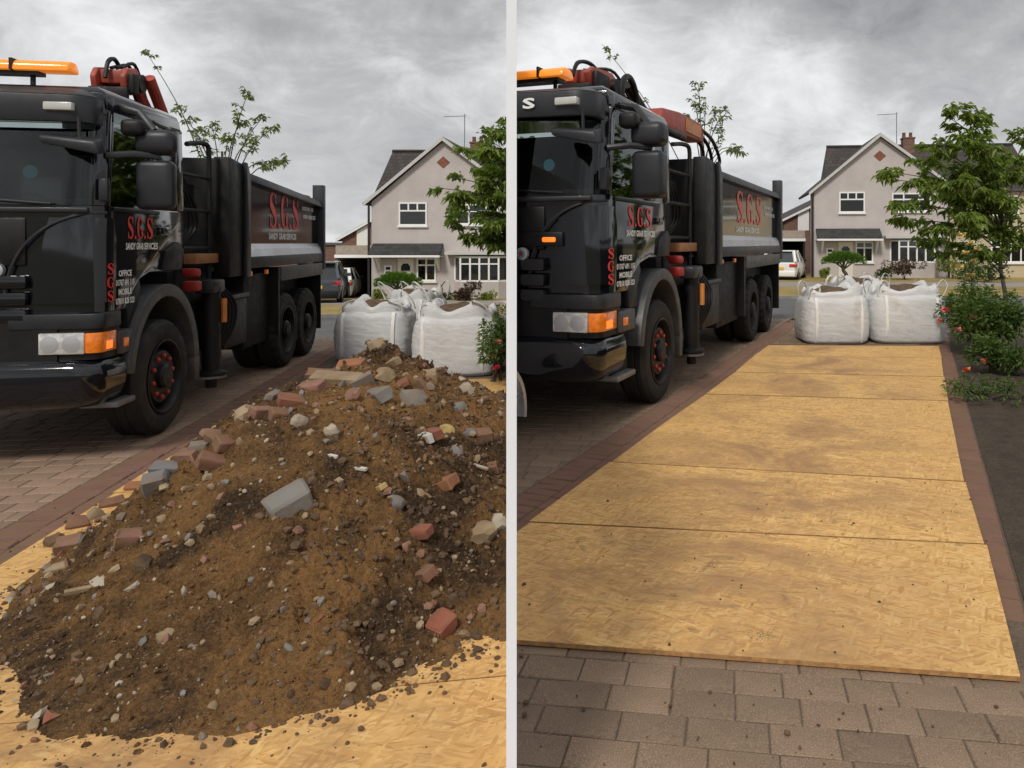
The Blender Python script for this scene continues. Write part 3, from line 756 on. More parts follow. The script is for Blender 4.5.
def make_lorry(name, label, loc, heading, S, K, crane_over, smap, rear_drop=0.0):
    root = thing(name, label, 'lorry', loc, R_(90 - heading), scale=S)
    kk = K / S
    def sx(x_):           # how this lorry's length is shared out from front to rear
        for (a0, b0), (a1, b1) in zip(smap[:-1], smap[1:]):
            if x_ <= a1 or (a1, b1) == smap[-1]: return lerp(b0, b1, (x_ - a0) / (a1 - a0)) * kk
    B = lambda m_, n_, mat, par=root, bev=0.0, sm=35, s_=sx, seg=2: m_.build(n_, mat, par, sx=s_, bevel=bev, smooth=sm, seg=seg)
    # --- cab: rounded front apron, side panels, pillars, roof
    def plan(front, side, t0=0.04, r=0.24, dz=0.0, bow=0.05, n=8, t1=2.46):
        p = [(side, t0)]
        p += [(front + r - r * math.sin(R_(90 * i / n)), t0 + r - r * math.cos(R_(90 * i / n))) for i in range(n + 1)]
        p += [(front - bow * math.sin(math.pi * i / 8), lerp(t0 + r, t1 - r, i / 8)) for i in range(1, 8)]
        p += [(front + r - r * math.cos(R_(90 * i / n)), t1 - r + r * math.sin(R_(90 * i / n))) for i in range(n + 1)]
        p += [(side, t1)]
        return p
    P3 = lambda path, z_: [Vector((a, b, z_)) for a, b in path]
    shell = MB()
    B(MB().skin([P3(plan(-1.30, -0.97, r=0.20), 1.14), P3(plan(-1.31, -0.97), 1.62), P3(plan(-1.33, -0.97, r=0.26), 1.95)], -0.05), 'front_apron', 'black_paint', sm=50)
    for t0, t1 in ((0.04, 0.10), (2.40, 2.46)):
        shell.prism([(-0.968, 1.14), (-0.62, 1.14), (-0.50, 1.26), (-0.30, 1.37), (-0.02, 1.42), (0.56, 1.42), (0.58, 1.965), (-0.968, 1.952)], t0, t1)
        shell.prism([(-1.145, 1.955), (-1.06, 1.955), (-0.995, 2.69), (-1.07, 2.69)], t0 + 0.004, t1 - 0.004)
        shell.prism([(-0.10, 1.96), (0.16, 1.96), (0.15, 2.69), (-0.09, 2.69)], t0 + 0.003, t1 - 0.003)
        shell.prism([(0.42, 1.96), (0.58, 1.966), (0.54, 2.69), (0.39, 2.69)], t0 + 0.005, t1 - 0.003)
        shell.prism([(-1.09, 2.692), (0.54, 2.692), (0.50, 2.80), (-1.10, 2.78)], t0 + 0.01, t1 - 0.01)
    shell.box(0.53, 0.575, 0.105, 2.395, 1.42, 2.72)                               # rear wall
    shell.box(-0.95, 0.52, 0.105, 2.395, 1.15, 1.20)                               # floor
    sh = B(shell, 'cab_shell', 'black_paint', bev=0.012)
    # roof: crowned lid
    rings = []
    for z_, ins in ((2.76, 0.01), (2.83, 0.02), (2.875, 0.09), (2.89, 0.25)):
        rings.append([Vector((a, b, z_)) for a, b in [(-1.12 + ins, 0.05 + ins), (0.53 - ins * 0.6, 0.05 + ins), (0.53 - ins * 0.6, 2.45 - ins), (-1.12 + ins, 2.45 - ins)]])
    B(MB().loft(rings), 'roof', 'black_paint', bev=0.015)
    # corner pillars and header of the windscreen
    pl = MB()
    def pil(idx0, idx1):
        a = plan(-1.325, -1.06, r=0.26)[idx0:idx1]; b = plan(-1.20, -0.99, r=0.24)[idx0:idx1]
        pl.ribbon(P3(a, 1.952), P3(b, 2.70), -0.04)
    pil(1, 6); pil(-6, -1)
    a = plan(-1.215, -1.0, r=0.24)[1:-1]; pl.ribbon(P3(a, 2.60), P3(a, 2.80), -0.04)
    B(pl, 'windscreen_frame', 'black_paint', bev=0.006)
    a = plan(-1.318, -1.06, r=0.255)[5:-5]; b = plan(-1.205, -0.99, r=0.235)[5:-5]
    B(MB().ribbon(P3(a, 1.955), P3(b, 2.62), -0.006), 'windscreen', 'cab_glass')
    for t0 in (0.058, 2.436):
        B(MB().prism([(-1.06, 1.956), (-0.10, 1.956), (-0.09, 2.69), (-0.995, 2.69)], t0, t0 + 0.006), 'side_window', 'cab_glass', sm=0)
        B(MB().prism([(0.16, 1.96), (0.42, 1.96), (0.39, 2.69), (0.15, 2.69)], t0, t0 + 0.006), 'side_window', 'cab_glass', sm=0)
    # inside
    d = MB().box(-1.22, -0.80, 0.12, 2.38, 1.60, 2.0)
    d.tube([(-0.86 + 0.10 * math.cos(a_ * math.pi / 8), 1.95 + 0.20 * math.sin(a_ * math.pi / 8), 2.06 + 0.16 * math.cos(a_ * math.pi / 8)) for a_ in range(17)], 0.016, 6)
    B(d, 'dashboard', 'black_matte', bev=0.02)
    for tc_ in (0.55, 1.93):
        B(MB().box(-0.30, 0.25, tc_ - 0.26, tc_ + 0.26, 1.35, 1.70).box(0.10, 0.28, tc_ - 0.25, tc_ + 0.25, 1.65, 2.42), 'seat', 'chassis', bev=0.05)
    # sun visor and roof lamp
    v_ = MB(); a = plan(-1.50, -1.16, t0=0.06, r=0.20, t1=2.44); b = plan(-1.44, -1.16, t0=0.07, r=0.18, t1=2.43)
    v_.ribbon(P3(a, 2.56), P3(a, 2.76), -0.05); 
    v_.ribbon(P3(a, 2.761), P3(plan(-1.20, -1.0, t0=0.2, r=0.14, t1=2.3), 2.84), -0.03)
    vis = B(v_, 'sun_visor', 'grey_plastic', bev=0.012)
    for t0 in (0.16, 2.16): B(MB().box(-1.545, -1.46, t0, t0 + 0.19, 2.64, 2.70), 'marker_lamp', 'lamp_white', vis, bev=0.01)
    lb0 = 0.50 if crane_over else 0.34
    bl = B(MB().prism([(-1.05, 2.985), (-0.78, 2.985), (-0.80, 3.04), (-0.86, 3.07), (-0.97, 3.07), (-1.03, 3.04)], lb0, 2.2), 'light_bar', 'amber_lit', bev=0.015)
    for t_ in (0.72, 1.0, 1.28, 1.56, 1.84): B(MB().box(-1.055, -0.775, t_, t_ + 0.02, 2.984, 3.073), 'light_bar_rib', 'black_matte', bl)
    B(MB().box(-1.0, -0.83, 0.56, 2.1, 2.955, 2.984), 'light_bar_tray', 'black_matte', bl)
    for t0 in (0.62, 2.0): B(MB().tube([(-0.92, t0, 2.88), (-0.92, t0, 2.96)], 0.02, 6), 'bracket', 'black_matte', bl)
    # --- front: grille, badge, lamps, bumper
    B(MB().box(-1.365, -1.30, 0.52, 1.98, 1.50, 1.86), 'upper_grille', 'black_matte', bev=0.02)
    for i in range(3): B(MB().box(-1.42, -1.33, 0.50, 2.0, 1.08 + i * 0.125, 1.185 + i * 0.125), 'grille_bar', 'black_paint', bev=0.025)
    B(MB().box(-1.395, -1.33, 0.10, 2.4, 1.895, 1.935), 'wiper_panel', 'grey_plastic', bev=0.012)
    B(MB().tube([(-1.37, 0.35, 1.96), (-1.34, 0.9, 2.0), (-1.335, 1.2, 1.99)], 0.012, 6), 'wiper', 'black_matte')
    bd = B(MB().lathe([(0.0, -1.442), (0.040, -1.442), (0.052, -1.436), (0.052, -1.40), (0.0, -1.40)], (0, 0.70, 1.47), 'x', 24), 'badge', 'silver', s_=1.0)
    bd.location.x = sx(-1.425) + 1.44
    B(MB().lathe([(0.0, -1.448), (0.034, -1.448), (0.034, -1.444), (0.0, -1.444)], (0, 0.70, 1.47), 'x', 24), 'badge_field', 'sticker_blue', bd, s_=1.0)
    B(MB().add([(-1.450, 0.70 + a_, 1.47 + b_) for a_, b_ in ((0.0, 0.028), (0.014, 0.008), (0.026, 0.01), (0.015, -0.008), (0.018, -0.028), (0.0, -0.016), (-0.018, -0.028), (-0.015, -0.008), (-0.026, 0.01), (-0.014, 0.008))], [tuple(range(10))]), 'badge_emblem', 'red_paint', bd, sm=0, s_=1.0)
    # curved corner deflector, proud of the apron
    for far in (0, 1):
        m_ = MB(); rr = []
        for z_, fr, sd, r in ((1.22, -1.345, -1.02, 0.24), (1.45, -1.36, -0.99, 0.25), (1.70, -1.375, -0.985, 0.27), (1.86, -1.355, -1.05, 0.28)):
            w_ = lerp(0.50, 0.34, (z_ - 1.22) / 0.64)
            pth = [(sd, 0.018)] + [(fr + r - r * math.sin(R_(90 * i / 8)), 0.018 + r - r * math.cos(R_(90 * i / 8))) for i in range(9)] + [(fr, 0.018 + r + w_ - 0.27)]
            if far: pth = [(a_, 2.5 - b_) for a_, b_ in pth]
            rr.append(P3(pth, z_))
        m_.skin(rr, -0.03 if not far else 0.03)
        B(m_, 'corner_deflector', 'black_paint', sm=60)
        if not far: B(MB().tube(catmull([(-1.372, 0.66, 1.20), (-1.382, 0.63, 1.42), (-1.39, 0.53, 1.64), (-1.385, 0.36, 1.80), (-1.34, 0.16, 1.885), (-1.20, 0.03, 1.90)], 6), 0.011, 8), 'deflector_highlight', 'grey_plastic')  # bead stands for the thin highlight along the panel's curved outline
        y_ = lambda t_: 2.5 - t_ if far else t_
        # headlight unit on a wrap-round moulding
        m_ = MB(); pa = [(-0.93, 0.0)] + [(-1.40 + 0.10 - 0.10 * math.sin(R_(90 * i / 6)), 0.0 + 0.10 - 0.10 * math.cos(R_(90 * i / 6))) for i in range(7)] + [(-1.42, 0.62)]
        pa = [(a_, y_(b_)) for a_, b_ in pa]
        m_.ribbon(P3(pa, 1.03), P3(pa, 1.145), -0.06 if not far else 0.06)
        mm = B(m_, 'lamp_moulding', 'grey_plastic', bev=0.012)
        m_ = MB().ribbon(P3([(a_ + 0.03, b_ + (0.025 if not far else -0.025)) for a_, b_ in pa], 0.80), P3([(a_ + 0.03, b_ + (0.025 if not far else -0.025)) for a_, b_ in pa], 1.03), -0.05 if not far else 0.05)
        B(m_, 'lamp_housing', 'black_matte')
        hl = MB().box(-1.425, -1.375, min(y_(0.115), y_(0.42)), max(y_(0.115), y_(0.42)), 0.845, 1.005); h1 = B(hl, 'headlight', 'lamp_glass', bev=0.012)
        for tcen in (0.20, 0.345): B(MB().lathe([(0.0, -1.434), (0.04, -1.432), (0.062, -1.427), (0.065, -1.42)], (0, y_(tcen), 0.922), 'x', 20), 'lens', 'silver', h1, sm=40, s_=sx)
        am = [(-1.01, 0.012)] + [(-1.415 + 0.10 - 0.10 * math.sin(R_(90 * i / 6)), 0.012 + 0.10 - 0.10 * math.cos(R_(90 * i / 6))) for i in range(7)]
        am = [(a_, y_(b_)) for a_, b_ in am]
        B(MB().ribbon(P3(am, 0.85), P3(am, 1.0), -0.03 if not far else 0.03), 'indicator', 'amber', bev=0.008)
        B(MB().prism([(-1.26, 0.87), (-1.13, 0.87), (-1.13, 0.93), (-1.26, 0.93)], y_(0.006), y_(0.014)), 'indicator_bulb', 'indicator_lit')
        # step beside the wheel arch with its own small lamp
        B(MB().box(-0.97, -0.55, min(y_(0.0), y_(0.24)), max(y_(0.0), y_(0.24)), 0.80, 0.985), 'step_panel', 'light_plastic', bev=0.02)
        B(MB().box(-0.88, -0.76, min(y_(-0.006), y_(0.02)), max(y_(-0.006), y_(0.02)), 0.855, 0.925), 'side_marker', 'amber', bev=0.005)
        B(MB().box(-0.95, -0.48, min(y_(0.02), y_(0.30)), max(y_(0.02), y_(0.30)), 0.385, 0.435), 'foot_step', 'dull_steel', bev=0.012)
        B(MB().box(-0.93, -0.50, min(y_(0.10), y_(0.30)), max(y_(0.10), y_(0.30)), 0.437, 0.80), 'step_well', 'chassis')
    # bumper
    def bplan(fr, ins): return plan(fr, -0.80, t0=0.0 + ins, r=0.22, bow=0.06, t1=2.5 - ins)
    m_ = MB()
    m_.skin([P3(bplan(f0, i0), z0) for z0, f0, i0 in ((0.44, -1.36, 0.10), (0.50, -1.43, 0.04), (0.58, -1.47, 0.01), (0.68, -1.49, 0.0), (0.74, -1.48, 0.01), (0.775, -1.44, 0.03), (0.80, -1.38, 0.05))], -0.05)
    B(m_, 'bumper', 'black_paint', sm=60)
    B(MB().box(-1.40, -1.30, 0.3, 2.2, 0.78, 1.10), 'lower_grille', 'black_matte')
    # front indicator bar seen high on the front panel
    if crane_over:
        B(MB().box(-1.42, -1.38, 0.40, 0.52, 1.565, 1.605), 'front_marker', 'indicator_lit', bev=0.012)
        B(MB().box(-1.405, -1.362, 0.34, 0.80, 1.53, 1.65), 'marker_housing', 'black_matte', bev=0.015)
    # --- doors, handles, mirrors
    B(MB().box(0.14, 0.30, 0.015, 0.06, 1.74, 1.81), 'door_handle', 'black_paint', bev=0.012)
    B(MB().prism([(0.18, 1.43), (0.48, 1.43), (0.53, 1.60), (0.44, 1.68), (0.24, 1.60)], 0.02, 0.045), 'door_recess', 'black_matte', bev=0.006)
    B(MB().box(-1.02, 0.14, 0.026, 0.042, 1.915, 1.945), 'window_seal', 'black_matte', bev=0.004)
    arm = MB().tube([(-1.12, 0.06, 2.34), (-1.05, -0.12, 2.36), (-0.92, -0.26, 2.35)], 0.028, 8).tube([(-0.80, 0.04, 2.74), (-0.84, -0.10, 2.70), (-0.90, -0.22, 2.55)], 0.035, 8)
    mi = B(arm, 'mirror_arm', 'grey_plastic')
    def rbox(x0, x1, y0, y1, z0, z1): return MB().box(x0, x1, y0, y1, z0, z1)
    B(rbox(-1.02, -0.80, -0.38, -0.11, 1.93, 2.32), 'main_mirror', 'grey_plastic', mi, bev=0.05, seg=3)
    B(rbox(-1.03, -0.79, -0.39, -0.10, 2.36, 2.56), 'wide_mirror', 'grey_plastic', mi, bev=0.06, seg=3)
    B(rbox(-1.12, -0.96, -0.19, -0.03, 2.50, 2.63), 'kerb_mirror', 'black_matte', mi, bev=0.04, seg=3)
    fm = MB().loft([[Vector((-1.62, t_, z_)) for t_, z_ in ((-0.04, 2.31), (0.34, 2.39), (0.36, 2.45), (-0.02, 2.41))], [Vector((-1.46, t_, z_)) for t_, z_ in ((-0.05, 2.33), (0.36, 2.41), (0.38, 2.48), (-0.03, 2.45))]])
    fr_ = B(fm, 'front_mirror', 'grey_plastic', bev=0.02)
    B(MB().tube([(-1.5, 0.12, 2.42), (-1.46, 0.14, 2.60)], 0.014, 6), 'mirror_stem', 'black_matte', fr_)
    B(MB().box(-1.34, -1.26, -0.02, 0.05, 1.98, 2.16), 'lower_arm', 'grey_plastic', bev=0.02)
    B(MB().lathe([(0.0, -1.272), (0.05, -1.272), (0.05, -1.268), (0.0, -1.268)], (0, 0.52, 2.20), 'x', 20), 'windscreen_sticker', 'sticker_blue', sm=0)
    # --- lettering on the door
    side_text(root, serif_word('S.G.S', -0.67, 0.05, 1.705, 1.885), 0.034, 'red_letter', sx)
    side_text(root, font_word('SANDY GRAB SERVICES', -0.70, 0.12, 1.615, 1.672), 0.034, 'white_letter', sx)
    for i, c_ in enumerate('SGS'): side_text(root, serif_word(c_, -1.20, -1.075, 1.43 - i * 0.105, 1.515 - i * 0.105), lambda a_, b_: 0.012 + max(0, -a_ - 1.08) ** 2 * 1.1, 'red_letter', sx)
    for i, tx in enumerate(('OFFICE', '01767 691 115', 'MOBILE', '07810 828 523')):
        w_ = 0.17 if i % 2 == 0 else 0.24; c_ = -0.715
        side_text(root, font_word(tx, c_ - w_, c_ + w_, 1.405 - i * 0.073, 1.455 - i * 0.073), 0.034, 'white_letter', sx)
    if crane_over:      # last letter of the name over the windscreen
        gv, gf = font_word('S', 0, 0.11, 2.625, 2.71)
        MB().add([(-1.548, 0.628 - a_, b_) for a_, b_ in gv], gf).build('lettering', 'white_letter', root, sx=sx, smooth=0, fix=False)
    # --- front wheel, arch, mudguard
    hx = 0.22 * kk
    r = 0.50
    for far in (0, 1):
        t0, t1 = (0.0, 0.30) if not far else (2.20, 2.50)
        wh = tyre_mesh(hx, t0, t1, r, 0.004).build('wheel', 'tyre', root, smooth=30)
        if not far:
            MB().lathe([(0.315, 0.012), (0.325, 0.0), (0.31, -0.004), (0.295, 0.02), (0.285, 0.12), (0.265, 0.13), (0.245, 0.06), (0.225, 0.03), (0.0, 0.03)], (hx, 0.0, 0.5), 'y', 40).build('rim', 'black_matte', wh, smooth=30)
            MB().lathe([(0.105, 0.03), (0.105, 0.0), (0.085, -0.02), (0.0, -0.02)], (hx, 0.0, 0.5), 'y', 24).build('hub', 'black_matte', wh, smooth=30)
            for k_ in range(10):
                a_ = 2 * math.pi * k_ / 10 + 0.2
                MB().lathe([(0.021, 0.035), (0.021, 0.014), (0.013, 0.006), (0.0, 0.006)], (hx + 0.180 * math.cos(a_), 0.0, 0.5 + 0.180 * math.sin(a_)), 'y', 8).build('wheel_nut', 'red_paint', wh, smooth=30)
    ax_, az_ = 0.24, 0.52
    inner = [(ax_ * kk + 0.57 * math.cos(R_(a_)), az_ + 0.68 * math.sin(R_(a_))) for a_ in range(172, 3, -8)]
    arcp = MB(); k_ = len(inner)
    ou = [(ax_ * kk + 0.68 * math.cos(R_(a_)), az_ + 0.79 * math.sin(R_(a_))) for a_ in range(172, 3, -8)]
    arcp.loft([[Vector((inner[i][0], -0.01, inner[i][1])), Vector((ou[i][0], -0.01, ou[i][1])), Vector((ou[i][0], 0.42, ou[i][1])), Vector((inner[i][0], 0.42, inner[i][1]))] for i in range(k_)])
    arcp.loft([[Vector((a_, b_, c_)) for a_, b_ in ((inner[-1][0], -0.01), (ou[-1][0], -0.01), (ou[-1][0], 0.42), (inner[-1][0], 0.42))] for c_ in (0.58, 0.36)])
    arcp.build('wheel_arch', 'light_plastic', root, bevel=0.01)
    B(MB().prism([(-0.60, 0.985), (-0.36, 0.985), (-0.36, 1.16), (-0.26, 1.30), (-0.30, 1.37), (-0.50, 1.26), (-0.62, 1.14)], 0.042, 0.12), 'arch_panel', 'grey_plastic', bev=0.01)
    B(MB().box(-0.45, 0.90, 0.43, 2.07, 0.45, 1.25), 'engine_bay', 'chassis')
    # --- chassis, crane base, stabiliser, ladder frame
    B(MB().box(0.6, 6.4, 0.80, 1.10, 0.70, 1.05).box(0.6, 6.4, 1.40, 1.70, 0.70, 1.05).box(0.9, 2.3, 0.3, 2.2, 0.35, 1.1), 'chassis_frame', 'chassis')
    B(MB().box(0.72, 1.85, 0.25, 2.3, 1.06, 1.40), 'crane_base', 'chassis', bev=0.02)
    sl = MB().tube([(1.18, 0.02, 0.36), (1.18, 0.02, 1.22)], 0.085, 14).tube([(1.18, 0.02, 0.20), (1.18, 0.02, 0.40)], 0.055, 12).lathe([(0.15, 0.335), (0.15, 0.36), (0.05, 0.40), (0.0, 0.40)], (1.18, 0.02, 0), 'z', 18)
    st_ = B(sl, 'stabiliser_leg', 'chassis', sm=40)
    B(MB().tube([(1.18, 0.02, 0.30), (1.18, 0.02, 0.325)], 0.14, 18), 'stabiliser_foot', 'dull_steel', st_)
    B(MB().box(1.02, 1.36, -0.06, 0.12, 1.16, 1.30), 'stabiliser_head', 'grey_plastic', st_, bev=0.03)
    B(MB().tube([(1.22, -0.09, 0.86), (1.22, -0.09, 1.10)], 0.028, 8), 'hydraulic_ram', 'orange_paint', st_)
    B(MB().box(0.78, 0.90, 0.0, 0.14, 1.20, 1.30), 'valve_block', 'red_paint', bev=0.02)
    B(MB().box(0.90, 1.0, 0.04, 0.2, 1.33, 1.42), 'red_cover', 'red_paint', bev=0.03)
    B(MB().box(1.02, 1.62, 0.10, 0.30, 1.46, 1.56), 'timber_block', 'wood_block', bev=0.006)
    for i in range(5):
        a_ = 1.2 + i * 0.10
        B(MB().tube(catmull([(a_, 0.05, 1.20), (a_ + 0.08, -0.05, 1.0), (a_ + 0.02, -0.04, 0.75), (a_ - 0.06, 0.06, 0.55)], 5), 0.016, 6), 'hose', 'black_matte')
    lad = MB()
    for s_, t_ in ((0.74, 0.18), (0.90, 0.42), (1.52, 0.16), (1.36, 0.46)): lad.tube([(s_, t_, 1.20), (s_, t_, 2.64)], 0.026, 8)
    lad.tube(catmull([(0.74, 0.18, 2.62), (0.76, 0.18, 2.72), (0.86, 0.2, 2.74), (1.05, 0.3, 2.70)], 5), 0.026, 8)
    lad.tube(catmull([(1.52, 0.16, 2.62), (1.50, 0.17, 2.70), (1.36, 0.2, 2.71), (1.05, 0.2, 2.66)], 5), 0.026, 8)
    for z_ in (1.62, 2.0, 2.35): lad.tube([(0.74, 0.18, z_), (1.52, 0.16, z_)], 0.02, 6)
    lad.box(1.0, 1.5, 0.30, 0.34, 2.1, 2.28)
    B(lad, 'ladder_frame', 'chassis')
    for i in range(4):
        a_ = 0.95 + i * 0.1
        B(MB().tube(catmull([(a_, 0.34, 2.40), (a_ + 0.22, 0.28, 2.05), (a_ + 0.28, 0.3, 1.8), (a_, 0.36, 1.62)], 6), 0.017, 6), 'hose', 'black_matte')
    B(MB().tube([(1.20, 1.20, 1.4), (1.20, 1.20, 3.05)], 0.17, 16), 'crane_column', 'chassis')
    # folded crane over the cab
    co_ = -0.42 if crane_over else 0.46; zo = -0.06 if crane_over else -0.02
    CQ = lambda a_: co_ + 0.5 + (a_ - 0.5) * (1.35 if crane_over else 0.62)
    cr = MB().prism([(CQ(a_), b_ + zo) for a_, b_ in ((0.55, 3.20), (0.50, 3.32), (0.60, 3.41), (0.92, 3.45), (1.06, 3.38), (1.30, 3.20), (1.75, 2.97), (1.68, 2.89), (1.16, 3.12), (0.98, 3.22), (0.80, 3.16))], 0.72, 0.78)
    cr.prism([(CQ(a_), b_ + zo) for a_, b_ in ((0.55, 3.20), (0.50, 3.32), (0.60, 3.41), (0.92, 3.45), (1.06, 3.38), (1.30, 3.20), (1.75, 2.97), (1.68, 2.89), (1.16, 3.12), (0.98, 3.22), (0.80, 3.16))], 0.98, 1.04)
    cr.box(CQ(0.62), CQ(0.86), 0.775, 0.985, 3.26 + zo, 3.40 + zo).box(CQ(1.45), CQ(1.66), 0.775, 0.985, 2.96 + zo, 3.04 + zo)
    c1 = B(cr, 'crane_boom', 'crane_red', bev=0.02)
    B(MB().tube([(CQ(0.94), 0.67, 3.30 + zo), (CQ(0.94), 1.09, 3.30 + zo)], 0.09, 16), 'pivot_drum', 'black_matte', c1)
    B(MB().box(CQ(0.56), CQ(0.78), 0.66, 0.715, 3.16 + zo, 3.36 + zo), 'pivot_plate', 'chassis', c1, bev=0.02)
    B(MB().tube([(CQ(1.10), 0.66, 3.38 + zo), (CQ(1.85), 0.66, 2.92 + zo)], 0.055, 10), 'crane_ram', 'crane_red' if not crane_over else 'black_matte', c1)
    B(MB().tube(catmull([(CQ(0.52), .9, 3.30 + zo), (CQ(0.60), .9, 3.46 + zo), (CQ(0.80), .9, 3.52 + zo), (CQ(1.0), .9, 3.46 + zo)], 5), 0.022, 6), 'hose', 'black_matte', c1)
    for i in range(3): B(MB().tube(catmull([(CQ(0.7), 0.80 + i * .05, 3.42 + zo), (CQ(1.05), 0.78 + i * .05, 3.50 + zo - i * .02), (CQ(1.4), 0.78 + i * .05, 3.24 + zo), (CQ(1.75), 0.8 + i * .05, 3.02 + zo)], 5), 0.018, 6), 'hose', 'black_matte', c1)
    B(MB().box(CQ(0.50), CQ(0.60), 0.70, 1.06, 3.10 + zo, 3.22 + zo), 'pivot_block', 'chassis', c1, bev=0.02)
    if crane_over:
        c2 = B(MB().prism([(1.05, 2.95), (1.15, 3.10), (1.7, 3.16), (2.60, 3.17), (2.68, 3.06), (2.66, 2.93), (1.75, 2.90), (1.10, 2.86)], 0.34, 0.58), 'crane_arm', 'crane_red', bev=0.02)
        B(MB().box(1.9, 2.5, 0.328, 0.338, 2.96, 3.12), 'arm_panel', 'orange_paint', c2)
        B(MB().tube([(1.0, 0.30, 2.84), (1.70, 0.30, 2.84)], 0.045, 10), 'arm_ram', 'black_matte', c2)
        for i in range(3): B(MB().tube(catmull([(2.6, 0.36 + i * 0.08, 3.10), (3.1, 0.34 + i * 0.08, 3.02 - i * .04), (3.5 - i * .15, 0.34 + i * 0.08, 2.78), (3.2, 0.34 + i * 0.08, 2.62), (2.75, 0.36 + i * .08, 2.66)], 6), 0.026, 8), 'hose', 'black_matte', c2)
        B(MB().tube(catmull([(0.50, 0.55, 2.9), (0.52, 0.55, 3.22), (0.66, 0.55, 3.34), (0.82, 0.55, 3.26), (0.92, 0.55, 3.0), (0.92, 0.55, 2.2)], 6), 0.034, 10), 'exhaust_stack', 'black_matte')
    # --- tipper body
    s0, s1, hr = 1.98, 6.60, rear_drop
    top = lambda s_: 2.50 - hr * (s_ - s0) / (s1 - s0)
    m_ = MB()
    for t0, t1 in ((0.06, 0.12), (2.38, 2.44)):
        B(MB().prism([(2.24, 1.66), (6.46, 1.66), (6.46, top(6.46) - 0.10), (2.24, top(2.24) - 0.10)], t0, t1), 'body_panel', 'black_paint')
    B(MB().box(2.0, 6.5, 0.12, 2.38, 1.40, 1.48), 'body_floor', 'chassis')
    m_ = MB()
    for y_ in (lambda t_: t_, lambda t_: 2.5 - t_):
        B(MB().loft([[Vector((s_, y_(t_), z_)) for t_, z_ in ((0.061, 1.664), (0.015, 1.60), (-0.01, 1.51), (0.06, 1.51))] for s_ in (2.24, 6.46)]), 'body_band', 'silver', sm=0)
    m_ = MB()
    for y0, y1 in ((-0.02, 0.12), (2.38, 2.52)):
        B(MB().box(2.22, 6.47, y0, y1, 1.375, 1.508), 'lower_rail', 'grey_plastic', bev=0.012)
    m_ = MB()
    for y0, y1 in ((-0.02, 0.12), (2.38, 2.52)):
        B(MB().loft([[Vector((s_, yy, zz_)) for yy, zz_ in ((y0, top(s_) - 0.10), (y1, top(s_) - 0.10), (y1, top(s_)), (y0 + 0.03, top(s_)))] for s_ in (2.22, 6.47)]), 'top_rail', 'grey_plastic', bev=0.01)
    m_ = MB()
    for y0, y1 in ((-0.035, 0.16), (2.34, 2.535)):
        B(MB().prism([(1.64, 1.30), (2.10, 1.30), (2.10, 2.56), (1.64, 2.60)], y0 + 0.03, y1), 'front_panel', 'black_matte', bev=0.012)
        B(MB().prism([(2.06, 1.28), (2.218, 1.28), (2.218, 2.42), (2.10, 2.58), (2.02, 2.58), (2.06, 2.40)], y0 - 0.01, y0 + 0.028) if y0 < 1 else MB().prism([(2.06, 1.28), (2.218, 1.28), (2.218, 2.42), (2.10, 2.58), (2.02, 2.58), (2.06, 2.40)], y1 + 0.002, y1 + 0.04), 'front_post', 'grey_plastic', bev=0.008)
    hb = MB().box(1.80, 1.90, 0.17, 2.33, 1.40, 2.60)
    hb_ = B(hb, 'headboard', 'black_matte', bev=0.01)
    m_ = MB()
    for y0, y1 in ((-0.03, 0.14), (2.36, 2.53)):
        B(MB().box(6.475, 6.63, y0, y1, 1.25, top(6.5) + 0.26), 'rear_post', 'grey_plastic', bev=0.01)
    B(MB().box(6.49, 6.56, 0.15, 2.35, 1.42, top(6.5) - 0.02), 'tailgate', 'black_matte', bev=0.01)
    ld = MB(); n_ = 26; vs_ = []
    for j in range(n_ + 1):
        for i in range(n_ + 1):
            a_, b_ = i / n_, j / n_
            h_ = (0.34 if crane_over else 0.05) * math.sin(math.pi * a_) ** 1.5 * math.sin(math.pi * b_) ** 0.8 + 0.05 * noise.noise(Vector((a_ * 7, b_ * 7, 2)))
            vs_.append((lerp(1.95, 6.4, a_), lerp(0.13, 2.37, b_), top(lerp(2, 6.4, a_)) - 0.14 + h_))
    ld.add(vs_, [(j * (n_ + 1) + i, j * (n_ + 1) + i + 1, (j + 1) * (n_ + 1) + i + 1, (j + 1) * (n_ + 1) + i) for j in range(n_) for i in range(n_)])
    tag(B(ld, 'soil_load', 'soil', sm=60), kind='stuff')
    B(MB().box(5.75, 6.46, 0.16, 0.8, top(6) - 0.02, top(6) + 0.07), 'rolled_sheet', 'crane_red', bev=0.03)
    B(MB().box(2.235, 2.42, 0.02, 0.05, 2.28, 2.36), 'yellow_light', 'yellow_paint', bev=0.008)
    side_text(root, serif_word('S.G.S', 3.36, 5.16, 1.86, 2.33), 0.054, 'red_letter', sx)
    side_text(root, font_word('SANDY GRAB SERVICES', 3.36, 4.98, 1.715, 1.80), 0.054, 'white_letter', sx)
    side_text(root, font_word('01767 691 115', 5.36, 6.10, 2.15, 2.21), 0.054, 'white_letter', sx)
    side_text(root, font_word('07810 828 523', 5.44, 6.26, 2.03, 2.09), 0.054, 'white_letter', sx)
    for s_ in (2.35, 3.05): B(MB().box(s_, s_ + 0.09, 0.0, 0.03, 1.285, 1.34), 'side_marker', 'amber', bev=0.005)
    # underside: tank, tool box, skirts, mudguard shelf, rear wheels
    B(MB().box(1.62, 2.36, 0.04, 0.55, 0.52, 1.04), 'tool_box', 'black_matte', bev=0.02)
    B(MB().box(1.55, 2.40, 0.02, 0.56, 1.045, 1.10), 'tool_box_lid', 'grey_plastic', bev=0.012)
    B(MB().box(2.45, 3.62, 0.10, 0.50, 0.42, 1.30), 'hydraulic_tank', 'chassis', bev=0.02)
